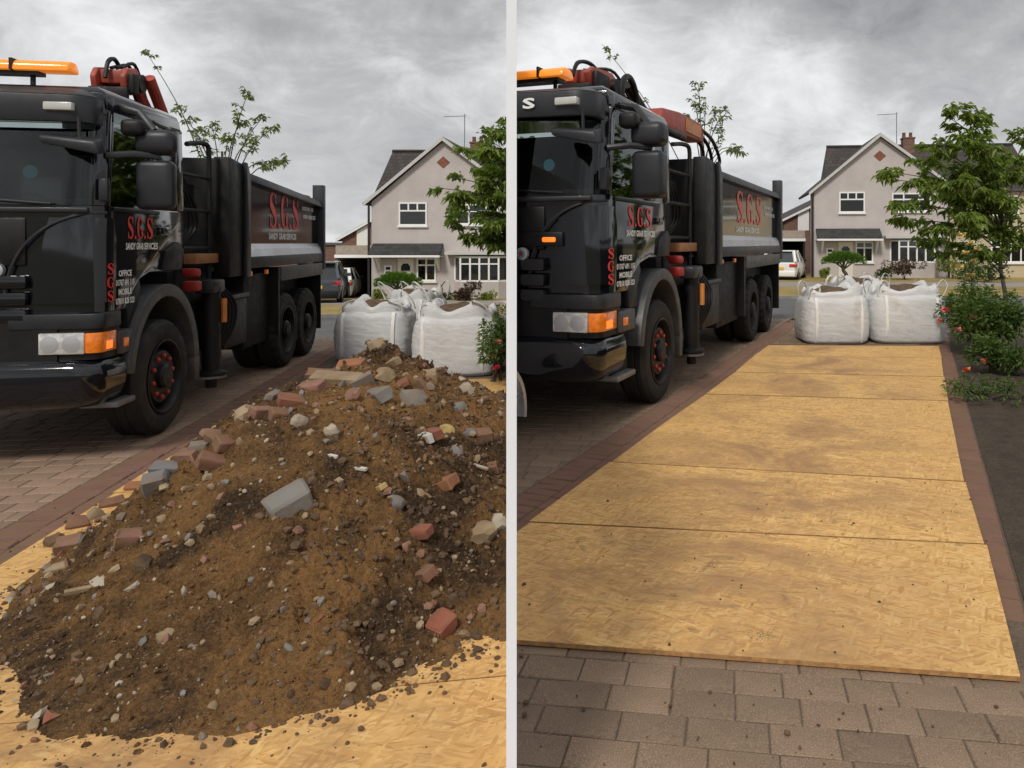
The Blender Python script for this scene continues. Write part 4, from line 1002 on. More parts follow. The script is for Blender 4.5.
    B(MB().box(3.66, 6.3, 0.32, 2.2, 0.55, 1.30), 'rear_frame', 'chassis')
    B(MB().box(3.55, 3.62, -0.02, 0.62, 0.48, 1.36), 'mud_flap', 'black_matte'); B(MB().box(6.38, 6.42, 0.0, 0.62, 0.32, 1.30), 'mud_flap', 'black_matte')
    B(MB().box(3.70, 6.46, -0.02, 0.60, 1.19, 1.24).box(3.72, 6.44, -0.025, 0.015, 1.17, 1.36), 'mudguard', 'light_plastic', bev=0.015)
    hub_s = (4.44, 4.44 + 1.22)
    for s_ in hub_s:
        hx2 = s_ * kk
        for y0, flip in ((0.0, 0), (1.92, 1)):
            wh = tyre_mesh(hx2, y0, y0 + 0.27, r, 0.016).build('wheel', 'tyre', root, smooth=25)
            tyre_mesh(hx2, y0 + 0.30, y0 + 0.57, r, 0.016).build('inner_tyre', 'tyre', wh, smooth=25)
            if not flip:
                MB().lathe([(0.32, 0.01), (0.325, 0.0), (0.30, 0.0), (0.285, 0.03), (0.27, 0.16), (0.22, 0.17), (0.13, 0.15), (0.12, 0.02), (0.09, -0.01), (0.0, -0.01)], (hx2, 0.0, 0.5), 'y', 36).build('rim', 'black_matte', wh, smooth=30)
    return root

aR = Vector((0.2025 - 0.22 * 1.17 * math.sin(R_(20.0)) * 0, 7.4925)); 
lorry_R = make_lorry('grab_lorry', 'black grab lorry with red crane arm folded behind its cab, beside the clean boards', (0.135, 7.30, 0.0), 19.6, 1.04, 1.17, True,
    [(-1.6, -1.30), (0, 0), (0.58, 0.60), (2.2, 2.35), (3.36, 3.50), (5.16, 5.28), (6.6, 6.86)])
lorry_L = make_lorry('grab_lorry', 'black grab lorry on the brown paving beside the soil heap', (-4.02, 6.14, 0.0), -9.66, 0.97, 0.824, False,
    [(-1.6, -1.12), (0, 0), (0.20, 0.24), (0.58, 0.80), (1.18, 1.45), (2.2, 2.58), (3.36, 3.70), (5.16, 5.28), (6.6, 6.65)], 0.17)

def cut_at_wall(root, n, c):
    bpy.context.view_layer.update()
    for o in root.children_recursive:
        if o.type != 'MESH': continue
        mw = o.matrix_world; inv = mw.inverted()
        if all(n.dot((mw @ v_.co).xy) >= c for v_ in o.data.vertices): continue
        if all(n.dot((mw @ v_.co).xy) < c for v_ in o.data.vertices):
            for ch in o.children: pass
            if not o.children: bpy.data.objects.remove(o)
            else: o.data.clear_geometry()
            continue
        co = inv @ Vector((n.x * c, n.y * c, 0)); no = (inv.to_3x3().transposed().inverted() @ Vector((n.x, n.y, 0))).normalized()
        bm = bmesh.new(); bm.from_mesh(o.data)
        bmesh.ops.bisect_plane(bm, geom=bm.verts[:] + bm.edges[:] + bm.faces[:], plane_co=co, plane_no=no, clear_inner=True)
        bm.to_mesh(o.data); bm.free()
cut_at_wall(lorry_R, WALL_N, 0.004)
for _ in range(2):
    for o in list(lorry_R.children_recursive):
        if o.type == 'MESH' and not o.data.vertices and not o.children: bpy.data.objects.remove(o)

# ------------------------------------------------------------------ plants
def leaf_faces(m_, p, d, size, droop=0.0, wide=0.45):
    d = d.normalized(); side = d.cross(Vector((random.uniform(-1, 1), random.uniform(-1, 1), 1.2)))
    if side.length < 1e-4: side = Vector((1, 0, 0))
    side.normalize(); nrm = side.cross(d)
    tip = p + d * size + Vector((0, 0, -droop * size)); mid = p + d * size * 0.45
    a = mid + side * size * wide * 0.5 + nrm * size * 0.06; b = mid - side * size * wide * 0.5 + nrm * size * 0.06
    m_.add([p, a, tip, b], [(0, 1, 2), (0, 2, 3)])
def rnd_dir(zmin=-0.6, zmax=0.7):
    a = random.uniform(0, 2 * math.pi); return Vector((math.cos(a), math.sin(a), random.uniform(zmin, zmax)))
def tree(name, label, base, trunk, branches, leaf, size, per, spread, group=None, droop=0.4, cat='tree', r0=0.07, twigs=5, start=0.3):
    root = thing(name, label, cat, base, group=group); b0 = Vector(base)
    wd = MB(); wd.tube([Vector(p) - b0 for p in catmull([tuple(q) for q in trunk], 4)], [lerp(r0, r0 * 0.45, i / max(1, 4 * (len(trunk) - 1))) for i in range(4 * (len(trunk) - 1) + 1)], 8)
    lf = MB()
    for br_ in branches:
        pts = [Vector(p) for p in catmull([tuple(q) for q in br_], 5)]
        n_ = len(pts); wd.tube([p - b0 for p in pts], [lerp(r0 * 0.34, 0.005, i / (n_ - 1)) for i in range(n_)], 5)
        for k_ in range(twigs):
            f_ = random.uniform(start, 1.0); i = min(n_ - 2, int(f_ * (n_ - 1))); p = pts[i].lerp(pts[i + 1], random.random())
            d = (pts[i + 1] - pts[i]).normalized(); td = (d * 0.8 + rnd_dir(-0.35, 0.5) * 0.8).normalized()
            L = spread * random.uniform(0.5, 1.0) * (1.15 - 0.5 * f_)
            tw = [p, p + td * L * 0.5 + Vector((0, 0, 0.03)), p + td * L + Vector((0, 0, -0.10 * L))]
            wd.tube([q - b0 for q in tw], [0.007, 0.005, 0.002], 4)
            for q in range(per):
                s_ = random.uniform(0.12, 1.02); c = tw[0].lerp(tw[2], s_) + Vector((random.gauss(0, 1), random.gauss(0, 1), random.gauss(0, 0.6))) * spread * 0.075
                leaf_faces(lf, c - b0, td * 0.7 + rnd_dir(-0.9, 0.3), size * random.uniform(0.6, 1.2), droop)
    wd.build('trunk', 'bark', root, smooth=60, fix=False)
    lf.build('crown', leaf, root, smooth=0, fix=False)
    return root
def sub(P, *pts): return [P] + [Vector(p) for p in pts]

random.seed(11)
# cherry-like trees at the edge of each drive
def cherry(label, bx, by, tips, top):
    base = (bx, by, zt(bx, by)); tr_ = [base, (bx + 0.03, by, 0.6), (bx - 0.04, by + 0.05, 1.2), (bx, by, 1.7)]
    brs = []
    for (tx, ty, tz) in tips:
        hz_ = max(0.7, min(1.68, tz - 0.5)); en = Vector((tx, ty, tz))
        st = Vector((bx, by, hz_)); up_ = max(0.0, tz - hz_); md = Vector((lerp(bx, tx, 0.42), lerp(by, ty, 0.42), hz_ + up_ * 0.72 + 0.05))
        brs.append([st, md, en])
    return tree('cherry_tree', label, base, tr_, brs, 'leaf_cherry', 0.135, 30, 0.48, 'cherry trees beside the drives', droop=0.45, twigs=11, start=0.25, r0=0.05)
tipsL = [W(466, 150, 12.4), W(447, 176, 12.1), W(440, 188, 12.5), W(452, 196, 12.0), W(450, 228, 12.2), W(462, 210, 12.8), W(470, 238, 12.3), W(480, 136, 12.9), W(500, 128, 12.6), W(475, 168, 13.0), W(492, 245, 12.7), W(500, 195, 12.0), W(485, 220, 12.0), W(520, 150, 12.6), W(495, 150, 12.0), W(490, 180, 12.2),
         (-1.1, 13.1, 3.0), (-1.2, 12.6, 2.4), (-1.3, 13.3, 2.0)]
cherry('leafy green tree with layered branches beside the bags at the heap drive', -1.75, 12.7, tipsL, 3.5)
tipsR = [W(885, 178, 12.6), W(893, 172, 13.0), W(905, 205, 12.4), W(902, 220, 12.8), W(912, 240, 13.1), W(930, 148, 12.6), W(920, 160, 13.2), W(945, 115, 13.1), W(958, 108, 12.7), W(975, 118, 13.0), W(935, 228, 12.5), W(950, 250, 12.7), W(965, 215, 12.3), W(960, 180, 12.3), W(985, 150, 12.4), W(1000, 200, 12.6), W(945, 195, 13.0), W(925, 185, 12.4), W(968, 140, 12.5),
         W(1035, 130, 13.2), W(1050, 170, 12.7), W(1060, 215, 12.9), W(1030, 240, 13.3), W(1010, 165, 13.6), W(1000, 235, 13.1)]
cherry('leafy green tree with layered branches at the right edge beside the flower bed', 6.45, 13.1, tipsR, 3.75)
# slender young trees behind the lorries
def young(label, bx, by, tips, h_):
    base = (bx, by, zt(bx, by)); brs = []
    for tp in tips:
        st = Vector((bx, by, h_ * random.uniform(0.5, 0.8))); md = st.lerp(tp, 0.5) + Vector((0, 0, 0.35)); brs.append([st, md, tp])
    return tree('young_tree', label, base, [base, (bx + .05, by, 1.2), (bx, by, h_)], brs, 'leaf_young', 0.11, 9, 0.34, 'slender trees behind the lorries', droop=0.5, twigs=7, r0=0.05, start=0.5)
young('sparse young tree with arching twigs above the lorry by the soil heap', W(222, 243, 16)[0], 16, [W(248, 92, 15.6), W(262, 118, 16), W(272, 128, 16), W(292, 160, 15.6), W(240, 122, 15.8), W(212, 125, 16.3), W(176, 110, 16), W(200, 128, 16.4), W(228, 140, 15.7), W(252, 140, 15.6), W(280, 162, 16.2), W(145, 50, 16.4), W(190, 130, 15.9)], 3.6)
young('sparse young tree with upright twigs above the lorry by the clean drive', W(702, 243, 18)[0], 18, [W(698, 82, 17.7), W(694, 100, 18), W(716, 110, 18.2), W(728, 112, 17.8), W(742, 152, 17.6), W(724, 130, 18), W(706, 98, 18.3), W(688, 118, 18), W(602, 44, 18.4), W(735, 148, 18.2)], 4.4)

def bush(name, label, cen, rad, n, leaf, size, cat='shrub', group=None, lumps=9, stems=5, flowers=None):
    base = Vector((cen[0], cen[1], zt(cen[0], cen[1]))); root = thing(name, label, cat, base, group=group); lf = MB(); wd = MB()
    C_ = Vector(cen) - base; cs = []
    for i in range(lumps):
        d = rnd_dir(-0.7, 1.0).normalized(); cs.append((C_ + Vector((d.x * rad[0], d.y * rad[1], d.z * rad[2])) * random.uniform(0.35, 0.85), random.uniform(0.3, 0.55)))
    for i in range(n):
        c, s_ = random.choice(cs); d = rnd_dir(-1, 1).normalized()
        p = c + Vector((d.x * rad[0], d.y * rad[1], d.z * rad[2])) * s_ * random.uniform(0.6, 1.0)
        if p.z < 0.02: p.z = random.uniform(0.02, 0.15)
        leaf_faces(lf, p, d + rnd_dir(-0.6, 0.6) * 0.8, size * random.uniform(0.6, 1.25), 0.2, 0.5)
    for i in range(stems):
        c, _ = cs[i % len(cs)]
        wd.tube([Vector((random.uniform(-.08, .08), random.uniform(-.08, .08), 0)), Vector((c.x * 0.4, c.y * 0.4, c.z * 0.55)), c], [0.014, 0.010, 0.004], 5)
    wd.build('stem', 'bark', root, smooth=60, fix=False); lf.build('foliage', leaf, root, smooth=0, fix=False)
    for (p, r, mt) in (flowers or []):
        fl = MB(); q = Vector(p) - base
        for k_ in range(16):
            d = rnd_dir(-0.2, 1.0).normalized(); leaf_faces(fl, q + d * r * 0.15, d, r * random.uniform(0.8, 1.1), -0.1, 1.0)
        fl.build('rose_bloom', mt, root, smooth=0, fix=False)
    return root
# rose bushes in the beds
bush('rose_bush', 'low rose bush with red and pink blooms at the partition beside the heap drive', (-1.66, 8.55, 0.55), (0.20, 0.55, 0.50), 1800, 'leaf_rose', 0.06, group='rose bushes',
     flowers=[(W(498, 343, 8.2), 0.045, 'rose_pink'), (W(491, 356, 8.3), 0.035, 'rose_pink'), (W(496, 369, 8.1), 0.05, 'rose_red'), (W(503, 352, 8.4), 0.035, 'rose_pink')])
bush('rose_bush', 'large rose bush with pink blooms in the bed right of the bags', (W(988, 345, 10.8)[0], 10.8, 0.56), (0.50, 0.95, 0.52), 6500, 'leaf_rose', 0.075, lumps=26, stems=9, group='rose bushes',
     flowers=[(W(946, 311, 10.9), 0.075, 'rose_pink'), (W(940, 322, 10.8), 0.06, 'rose_pink'), (W(974, 318, 10.4), 0.06, 'rose_pink'), (W(958, 330, 10.3), 0.045, 'rose_pink'), (W(988, 330, 10.4), 0.06, 'rose_pink')])
bush('rose_bush', 'small rose bush with an orange bloom low in the right bed', (W(992, 372, 9.2)[0], 9.2, 0.28), (0.30, 0.6, 0.30), 2000, 'leaf_rose', 0.06, group='rose bushes', flowers=[(W(966, 371, 8.8), 0.06, 'rose_orange'), (W(985, 362, 8.9), 0.05, 'rose_orange')])
bush('bedding_plant', 'low green weeds on the bare soil of the right bed', (W(985, 415, 7.6)[0], 7.6, 0.14), (0.4, 0.5, 0.15), 700, 'leaf_rose', 0.05, cat='plant')
bush('rose_bush', 'tall rose with pale yellow blooms at the right edge', (W(972, 270, 12.0)[0], 12.0, 1.05), (0.30, 0.3, 0.95), 1100, 'leaf_rose', 0.06, group='rose bushes',
     flowers=[(W(962 + dx, yy, 11.8), 0.075, 'rose_yellow') for dx, yy in ((0, 236), (8, 244), (3, 254), (12, 262), (-2, 268), (9, 276), (16, 250))])
# hedge added along the right boundary to darken the right lorry's reflections
def hedge(name, label, p0, p1, w_, h_, n):
    a, b = Vector(p0), Vector(p1); T = thing(name, label, 'hedge', (a.x, a.y, zt(a.x, a.y))); lf = MB(); d = (b - a); L = d.length; d.normalize(); n_ = Vector((-d.y, d.x))
    core = MB(); core.prism([(0, -w_ * .3), (L, -w_ * .3), (L, w_ * .3), (0, w_ * .3)], 0.1, h_ * 0.9, 'z')
    c_ = core.build('inner_twigs', 'leaf_dark', T, smooth=0); c_.rotation_euler = (0, 0, math.atan2(d.y, d.x))
    for i in range(n):
        u = random.uniform(0, L); s_ = random.choice((-1, 1, 1)); v__ = s_ * w_ / 2; z_ = random.uniform(0.05, h_)
        if random.random() < 0.3: v__ = random.uniform(-w_ / 2, w_ / 2); z_ = h_
        bulge = 0.10 * noise.noise(Vector((u * 1.5, z_ * 1.5, s_)))
        p = Vector((d.x * u + n_.x * (v__ + bulge * s_), d.y * u + n_.y * (v__ + bulge * s_), z_ + bulge * 0.5)); nn = Vector((n_.x * s_, n_.y * s_, 0.3))
        leaf_faces(lf, p, nn + rnd_dir(-0.8, 0.8) * 1.1, random.uniform(0.06, 0.10), 0.2, 0.55)
    lf.build('foliage', 'leaf_dark', T, smooth=0, fix=False)
hp0 = EO + EN * 1.75 + ER * -0.5; hp1 = EO + EN * 1.75 + ER * 6.4
hedge('added_hedge', 'dark added clipped hedge, mostly out of view, behind the roses along the right edge', hp0, hp1, 0.7, 1.75, 9000)
# gardens across the road
def topiary(label, px, py, wpx, Y):
    base = W(px, py, Y); zb = zt(base.x, Y); root = thing('topiary_tree', label, 'topiary', (base.x, Y, zb), group='topiary trees in front of the houses')
    h_ = base.z - zb; r = wpx / F * Y / 2; wd = MB(); lf = MB()
    wd.tube(catmull([(0, 0, 0), (0.10, 0, h_ * 0.35), (-0.05, 0, h_ * 0.6), (0.02, 0, h_)], 4), [lerp(0.11, 0.05, i / 12) for i in range(13)], 8)
    for dx, dz, rr, hh in ((0, 0.08, 0.75, 0.20), (-0.6, -0.02, 0.46, 0.15), (0.62, 0.0, 0.44, 0.15), (-0.1, 0.25, 0.5, 0.14), (0.3, 0.12, 0.5, 0.2), (-0.35, 0.10, 0.5, 0.16)):
        wd.tube([(0, 0, h_ * 0.62), (dx * r * 0.6, 0, h_ + dz * 0.6 - 0.1), (dx * r, 0, h_ + dz)], [0.045, 0.03, 0.01], 5)
        for i in range(650):
            d = rnd_dir(-0.7, 1).normalized(); q = random.random() ** 0.35
            p = Vector((dx * r + d.x * rr * r * q, d.y * rr * r * q, h_ + dz + d.z * hh * q * 1.6)); leaf_faces(lf, p, d + Vector((0, 0, 0.6)), 0.11, 0, 0.4)
    wd.build('trunk', 'bark', root, smooth=60, fix=False); lf.build('crown', 'leaf_pine', root, smooth=0, fix=False)
topiary('flat-topped cloud-pruned pine behind the bags at the heap drive', 398, 283, 44, 29.0)
topiary('flat-topped cloud-pruned pine behind the bags at the clean drive', 844, 261, 42, 33.5)
for lbl, px, py, rx, rz, Y, lf_ in (('rust-brown rounded shrub in front of the bay window, heap drive side', 467, 293, 0.62, 0.58, 31.5, 'leaf_rust'), ('rust-brown rounded shrub in front of the bay window, clean drive side', 905, 268, 0.95, 0.60, 36.0, 'leaf_rust'),
                                 ('low dark green hedge clump left of the rust-brown shrub, heap drive side', 436, 297, 0.75, 0.24, 32.5, 'leaf_dark'), ('low dark green clump left of the rust-brown shrub, clean drive side', 884, 272, 0.5, 0.32, 36.6, 'leaf_dark'),
                                 ('lime green small shrub right of the rust-brown shrub, heap drive side', 488, 296, 0.38, 0.35, 32.2, 'leaf_lime'), ('lime green shrub beside the cream neighbour wall', 953, 266, 0.9, 0.75, 37.0, 'leaf_lime'),
                                 ('dark green clipped shrub at the right edge across the road', 985, 270, 1.0, 0.9, 33.0, 'leaf_dark'), ('small olive plant against the porch wall, heap drive side', 379, 295, 0.25, 0.30, 33.8, 'leaf_lime'), ('small olive plant against the porch wall, clean drive side', 824, 273, 0.25, 0.30, 38.2, 'leaf_lime')):
    c = W(px, py, Y); bush('garden_shrub', lbl, (c.x, Y, c.z), (rx, rx * 0.8, rz), 1300 if rx > 0.5 else 500, lf_, 0.13)

# ------------------------------------------------------------------ houses across the road
plain('house_glass', (0.018, 0.022, 0.026), 0.06, var=0.3, scale=1.5, coat=0.6)
def window(par, x0, x1, z0, z1, mull, tops=0.0, y=0.0, name='window'):
    f_ = MB(); t_ = 0.07
    f_.box(x0, x1, y - 0.05, y, z0, z0 + t_).box(x0, x1, y - 0.05, y, z1 - t_, z1)
    for xx in [x0] + [lerp(x0, x1, m__) - t_ / 2 for m__ in mull] + [x1 - t_]: f_.box(xx, xx + t_, y - 0.048, y - 0.002, z0 + t_, z1 - t_)
    if tops: f_.box(x0 + t_, x1 - t_, y - 0.044, y - 0.004, z1 - tops - t_, z1 - tops)
    w_ = f_.build(name, 'white_frame', par, smooth=0)
    ed = [x0 + t_] + [lerp(x0, x1, m__) for m__ in mull] + [x1 - t_]
    for a, b in zip(ed[:-1], ed[1:]): MB().box(a, b, y - 0.022, y - 0.014, z0 + t_, z1 - t_).build('pane', 'window_glass', w_, smooth=0)
    MB().box(x0 + t_ * .5, x1 - t_ * .5, y - 0.006, y - 0.002, z0 + t_ * .5, z1 - t_ * .5).build('backing', 'dark_void', w_, smooth=0)
    cw = (x1 - x0) * 0.2
    for a, b in ((x0 + t_, x0 + cw), (x1 - cw, x1 - t_)): MB().box(a, b, y - 0.012, y - 0.008, z0 + t_, z1 - t_).build('curtain', 'curtain', w_, smooth=0)
    MB().box(x0 - 0.05, x1 + 0.05, y - 0.10, y, z0 - 0.08, z0 - 0.003).build('sill', 'white_frame', w_, smooth=0)
    return w_
def make_house(label, loc, hipx, right_wing, rz=0.0, back=-0.18):
    H = thing('gabled_house', label, 'house', loc, rz, group='rendered houses across the road')
    WD = 6.88
    MB().prism([(0, -0.4), (WD, -0.4), (WD, 4.72), (3.36, 7.36), (0, 4.52)], 0.0, 1.6).build('wall', 'render_wall', H, smooth=0)
    rf = MB()
    for (xa, za), (xb, zb) in (((3.36, 7.40), (-0.28, 4.36)), ((3.36, 7.40), (7.16, 4.54))):
        d = Vector((xb - xa, zb - za)).normalized(); n_ = Vector((-d.y, d.x)) if d.x > 0 else Vector((d.y, -d.x))
        rf.prism([(xa, za), (xb, zb), (xb + n_.x * 0.12, zb + n_.y * 0.12), (xa, za + 0.16)], -0.22, 4.5)
    r_ = rf.build('roof', 'roof_tile', H, smooth=0)
    bb = MB()
    for (xa, za), (xb, zb) in (((3.36, 7.36), (-0.30, 4.31)), ((3.36, 7.36), (7.18, 4.49))):
        bb.prism([(xa, za), (xb, zb), (xb, zb + 0.17), (xa, za + 0.19)], -0.25, -0.223)
    bb.build('barge_board', 'barge', r_, smooth=0)
    CXo = 5.3 if right_wing else 3.75
    # main roof behind the gable, ridge parallel to the street
    xr = 11.5 if right_wing else 9.0
    ex = 0.55 if right_wing else -0.18; m_ = MB(); m_.add([(ex, 0.35, 4.52), (xr, 0.35, 4.52), (xr, 4.0, 7.36), (hipx, 4.0, 7.36), (back, 8.0, 4.52), (xr, 8.0, 4.52)], [(0, 1, 2, 3), (4, 3, 2, 5), (0, 3, 4), (1, 5, 2), (0, 4, 5, 1)])
    m_.build('main_roof', 'roof_tile', r_, smooth=0)
    MB().prism([(back + 0.3, 1.61), (xr - 0.3, 1.61), (xr - 0.3, 7.8), (back + 0.3, 7.8)], -0.4, 4.5, 'z').build('rear_wall', 'render_wall', H, smooth=0)
    MB().tube([(hipx, 4.0, 7.38), (xr, 4.0, 7.38)], 0.10, 6).build('ridge', 'roof_tile', r_, smooth=0)
    ch = MB().box(CXo + 0.08, CXo + 0.70, 3.4, 4.0, 6.6, 7.72).box(CXo + 0.04, CXo + 0.74, 3.36, 4.04, 7.722, 7.80); c_ = ch.build('chimney', 'far_brick', r_, smooth=0)
    for x_ in (CXo + 0.2, CXo + 0.57): MB().lathe([(0.11, 7.802), (0.09, 8.06), (0.11, 8.10), (0.07, 8.10), (0.07, 7.85)], (x_, 3.8, 0), 'z', 12).build('chimney_pot', 'terracotta', c_)
    ao = CXo - 0.25
    ae = MB().tube([(ao, 3.6, 7.0), (ao, 3.6, 9.25)], 0.022, 6).tube([(ao - 1.07, 3.6, 9.12), (ao + 0.08, 3.6, 9.16)], 0.014, 5)
    for i in range(7): ae.tube([(ao - 1.02 + i * 0.15, 3.42, 9.125 + i * .005), (ao - 1.02 + i * 0.15, 3.78, 9.125 + i * .005)], 0.008, 4)
    ae.build('aerial', 'dull_steel', r_)
    MB().prism([(3.36 - 0.31, 6.37), (3.36, 6.09), (3.36 + 0.31, 6.37), (3.36, 6.65)], -0.02, 0.0).build('brick_diamond', 'terracotta', H, smooth=0)
    w_ = window(H, 1.28, 2.60, 3.41, 4.50, (), 0.36)
    MB().box(1.70, 1.77, -0.047, -0.003, 4.10, 4.43).box(2.12, 2.19, -0.047, -0.003, 4.10, 4.43).build('glazing_bar', 'white_frame', w_, smooth=0)
    window(H, 3.97, 5.95, 3.46, 4.42, (0.3, 0.7), 0.30)
    # porch canopy with tiled lean-to roof
    p_ = MB().prism([(-0.02, 2.58), (-0.72, 2.12), (-0.72, 2.02), (-0.02, 2.44)], 0.08, 3.36, 'x').build('porch_roof', 'porch_slate', H, smooth=0)
    MB().box(0.06, 3.38, -0.76, -0.725, 1.94, 2.04).box(0.06, 3.38, -0.70, -0.01, 1.96, 2.0).build('porch_fascia', 'white_frame', p_, smooth=0)
    for x_ in (0.36, 3.12): MB().prism([(-0.02, 1.95), (-0.62, 1.95), (-0.02, 1.28)], x_, x_ + 0.08, 'x').build('porch_bracket', 'white_frame', p_, smooth=0)
    d_ = MB().box(1.24, 1.98, -0.05, -0.004, 0.0, 1.88).build('door', 'door_paint', H, smooth=0)
    MB().prism([(1.40, 1.30), (1.82, 1.30), (1.82, 1.52), (1.72, 1.64), (1.50, 1.64), (1.40, 1.52)], -0.062, -0.052).build('door_light', 'house_glass', d_, smooth=0)
    MB().box(0.36, 1.18, -0.035, -0.004, 0.0, 1.86).build('side_panel', 'render_wall', H, smooth=0)
    window(H, 0.62, 0.98, 1.10, 1.55, (), 0.2, y=-0.036)
    window(H, 2.12, 3.02, 0.82, 1.90, (0.5,), 0.30)
    # bay window
    bz0, bz1 = 0.88, 1.98
    MB().prism([(3.88, 0), (4.25, -0.42), (6.02, -0.42), (6.38, 0)], -0.3, bz0 - 0.08, 'z').build('bay_wall', 'render_wall', H, smooth=0)
    bw = MB(); pts = [(3.90, -0.002), (4.25, -0.40), (6.02, -0.40), (6.36, -0.002)]
    bw.prism(pts, bz0 - 0.078, bz0, 'z').prism(pts, bz1 - 0.08, bz1, 'z')
    for q in [pts[0], pts[1], pts[2], pts[3], (4.70, -0.40), (5.13, -0.40), (5.57, -0.40)]: bw.box(q[0] - 0.04, q[0] + 0.04, q[1] - 0.02, q[1] + 0.05, bz0 + 0.001, bz1 - 0.081)
    bw.box(4.27, 6.0, -0.412, -0.36, 1.60, 1.66)
    b_ = bw.build('bay_window', 'white_frame', H, smooth=0)
    MB().add([(x_, y_ + 0.03, z_) for z_ in (bz0, bz1 - 0.08) for x_, y_ in pts], [(0, 1, 5, 4), (1, 2, 6, 5), (2, 3, 7, 6)]).build('pane', 'house_glass', b_, smooth=0)
    MB().box(3.55, 6.68, -0.55, -0.002, 2.06, 2.20).build('bay_canopy', 'barge', H, smooth=0)
    MB().tube([(-0.10, -0.08, -0.3), (-0.10, -0.08, 4.4)], 0.055, 8).tube([(WD - 0.06, -0.08, -0.3), (WD - 0.06, -0.08, 4.5)], 0.05, 8).build('downpipe', 'pipe', H)
    return H
HLx = W(371.5, 243, 34.6).x; HRx = W(814.2, 243, 39.0).x
make_house('grey-pink rendered gabled house with red brick diamond, behind the bags of the heap drive', (HLx, 34.6, zt(HLx, 34.6)), -0.35, False)
make_house('grey-pink rendered gabled house with red brick diamond, behind the bags of the clean drive', (HRx, 39.0, zt(HRx, 39.0)), 1.2, True, R_(-6), 1.2)
# cream neighbour attached on the right
nb = thing('neighbour_house', 'cream walled house attached on the right of the gabled house', 'house', (HRx + 6.95, 38.9, zt(HRx + 7, 39)), R_(-6))
MB().box(0.0, 6.5, 0.0, 5.5, -0.3, 4.5).build('wall', 'cream_wall', nb, smooth=0)
window(nb, 0.55, 1.5, 0.85, 1.9, (0.5,)); window(nb, 2.2, 3.6, 3.3, 4.3, (0.33, 0.66), 0.3); window(nb, 2.2, 4.2, 0.8, 1.95, (0.25, 0.5, 0.75), 0.3)
# brick house added in the gap to darken the left lorry's reflections
bh = thing('added_house', 'added dark brick house across the road, almost hidden behind the lorry by the clean boards', 'house', (-2.6, 41.0, zt(0, 41)))
MB().box(0, 6.4, 0, 6.0, -0.3, 4.4).build('wall', 'far_brick', bh, smooth=0)
MB().prism([(-0.4, 4.35), (6.4, 4.35), (3.0, 6.2)], -0.3, 6.7, 'x').build('roof', 'roof_tile', bh, smooth=0)
for x_ in (0.8, 3.8): window(bh, x_, x_ + 1.5, 3.0, 4.1, (0.5,), 0.3); window(bh, x_, x_ + 1.5, 0.8, 2.0, (0.5,), 0.3)
# car port and the brick-and-white gable beyond it
def carport(label, x1, Y, w_):
    z0 = zt(x1, Y); T = thing('carport', label, 'carport', (x1, Y, z0), group='car ports beside the houses')
    MB().box(-w_, -0.14, 0, 0.08, 1.93, 2.08).build('fascia', 'white_frame', T, smooth=0)
    MB().box(-w_, -0.14, 0.15, 6.0, 2.09, 2.52).build('parapet', 'wood_beam', T, smooth=0)
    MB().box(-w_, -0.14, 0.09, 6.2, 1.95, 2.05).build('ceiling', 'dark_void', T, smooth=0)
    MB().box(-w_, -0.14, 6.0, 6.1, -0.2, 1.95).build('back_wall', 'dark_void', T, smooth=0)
    MB().box(-w_, -w_ + 0.12, 0.1, 6.0, -0.2, 1.94).build('side_wall', 'far_brick', T, smooth=0)
    MB().box(-0.24, -0.14, 0.1, 6.0, -0.2, 1.94).build('side_wall', 'pipe', T, smooth=0)
    MB().box(-w_ + 0.13, -0.25, 4.5, 4.56, -0.2, 1.94).build('dark_inner_sheet', 'dark_void', T, smooth=0)  # dark sheet across the opening, stands for the shade inside
carport('flat-roofed dark car port left of the gabled house, heap drive side', HLx, 35.6, 2.15)
carport('flat-roofed dark car port left of the gabled house, clean drive side', HRx, 40.4, 1.95)
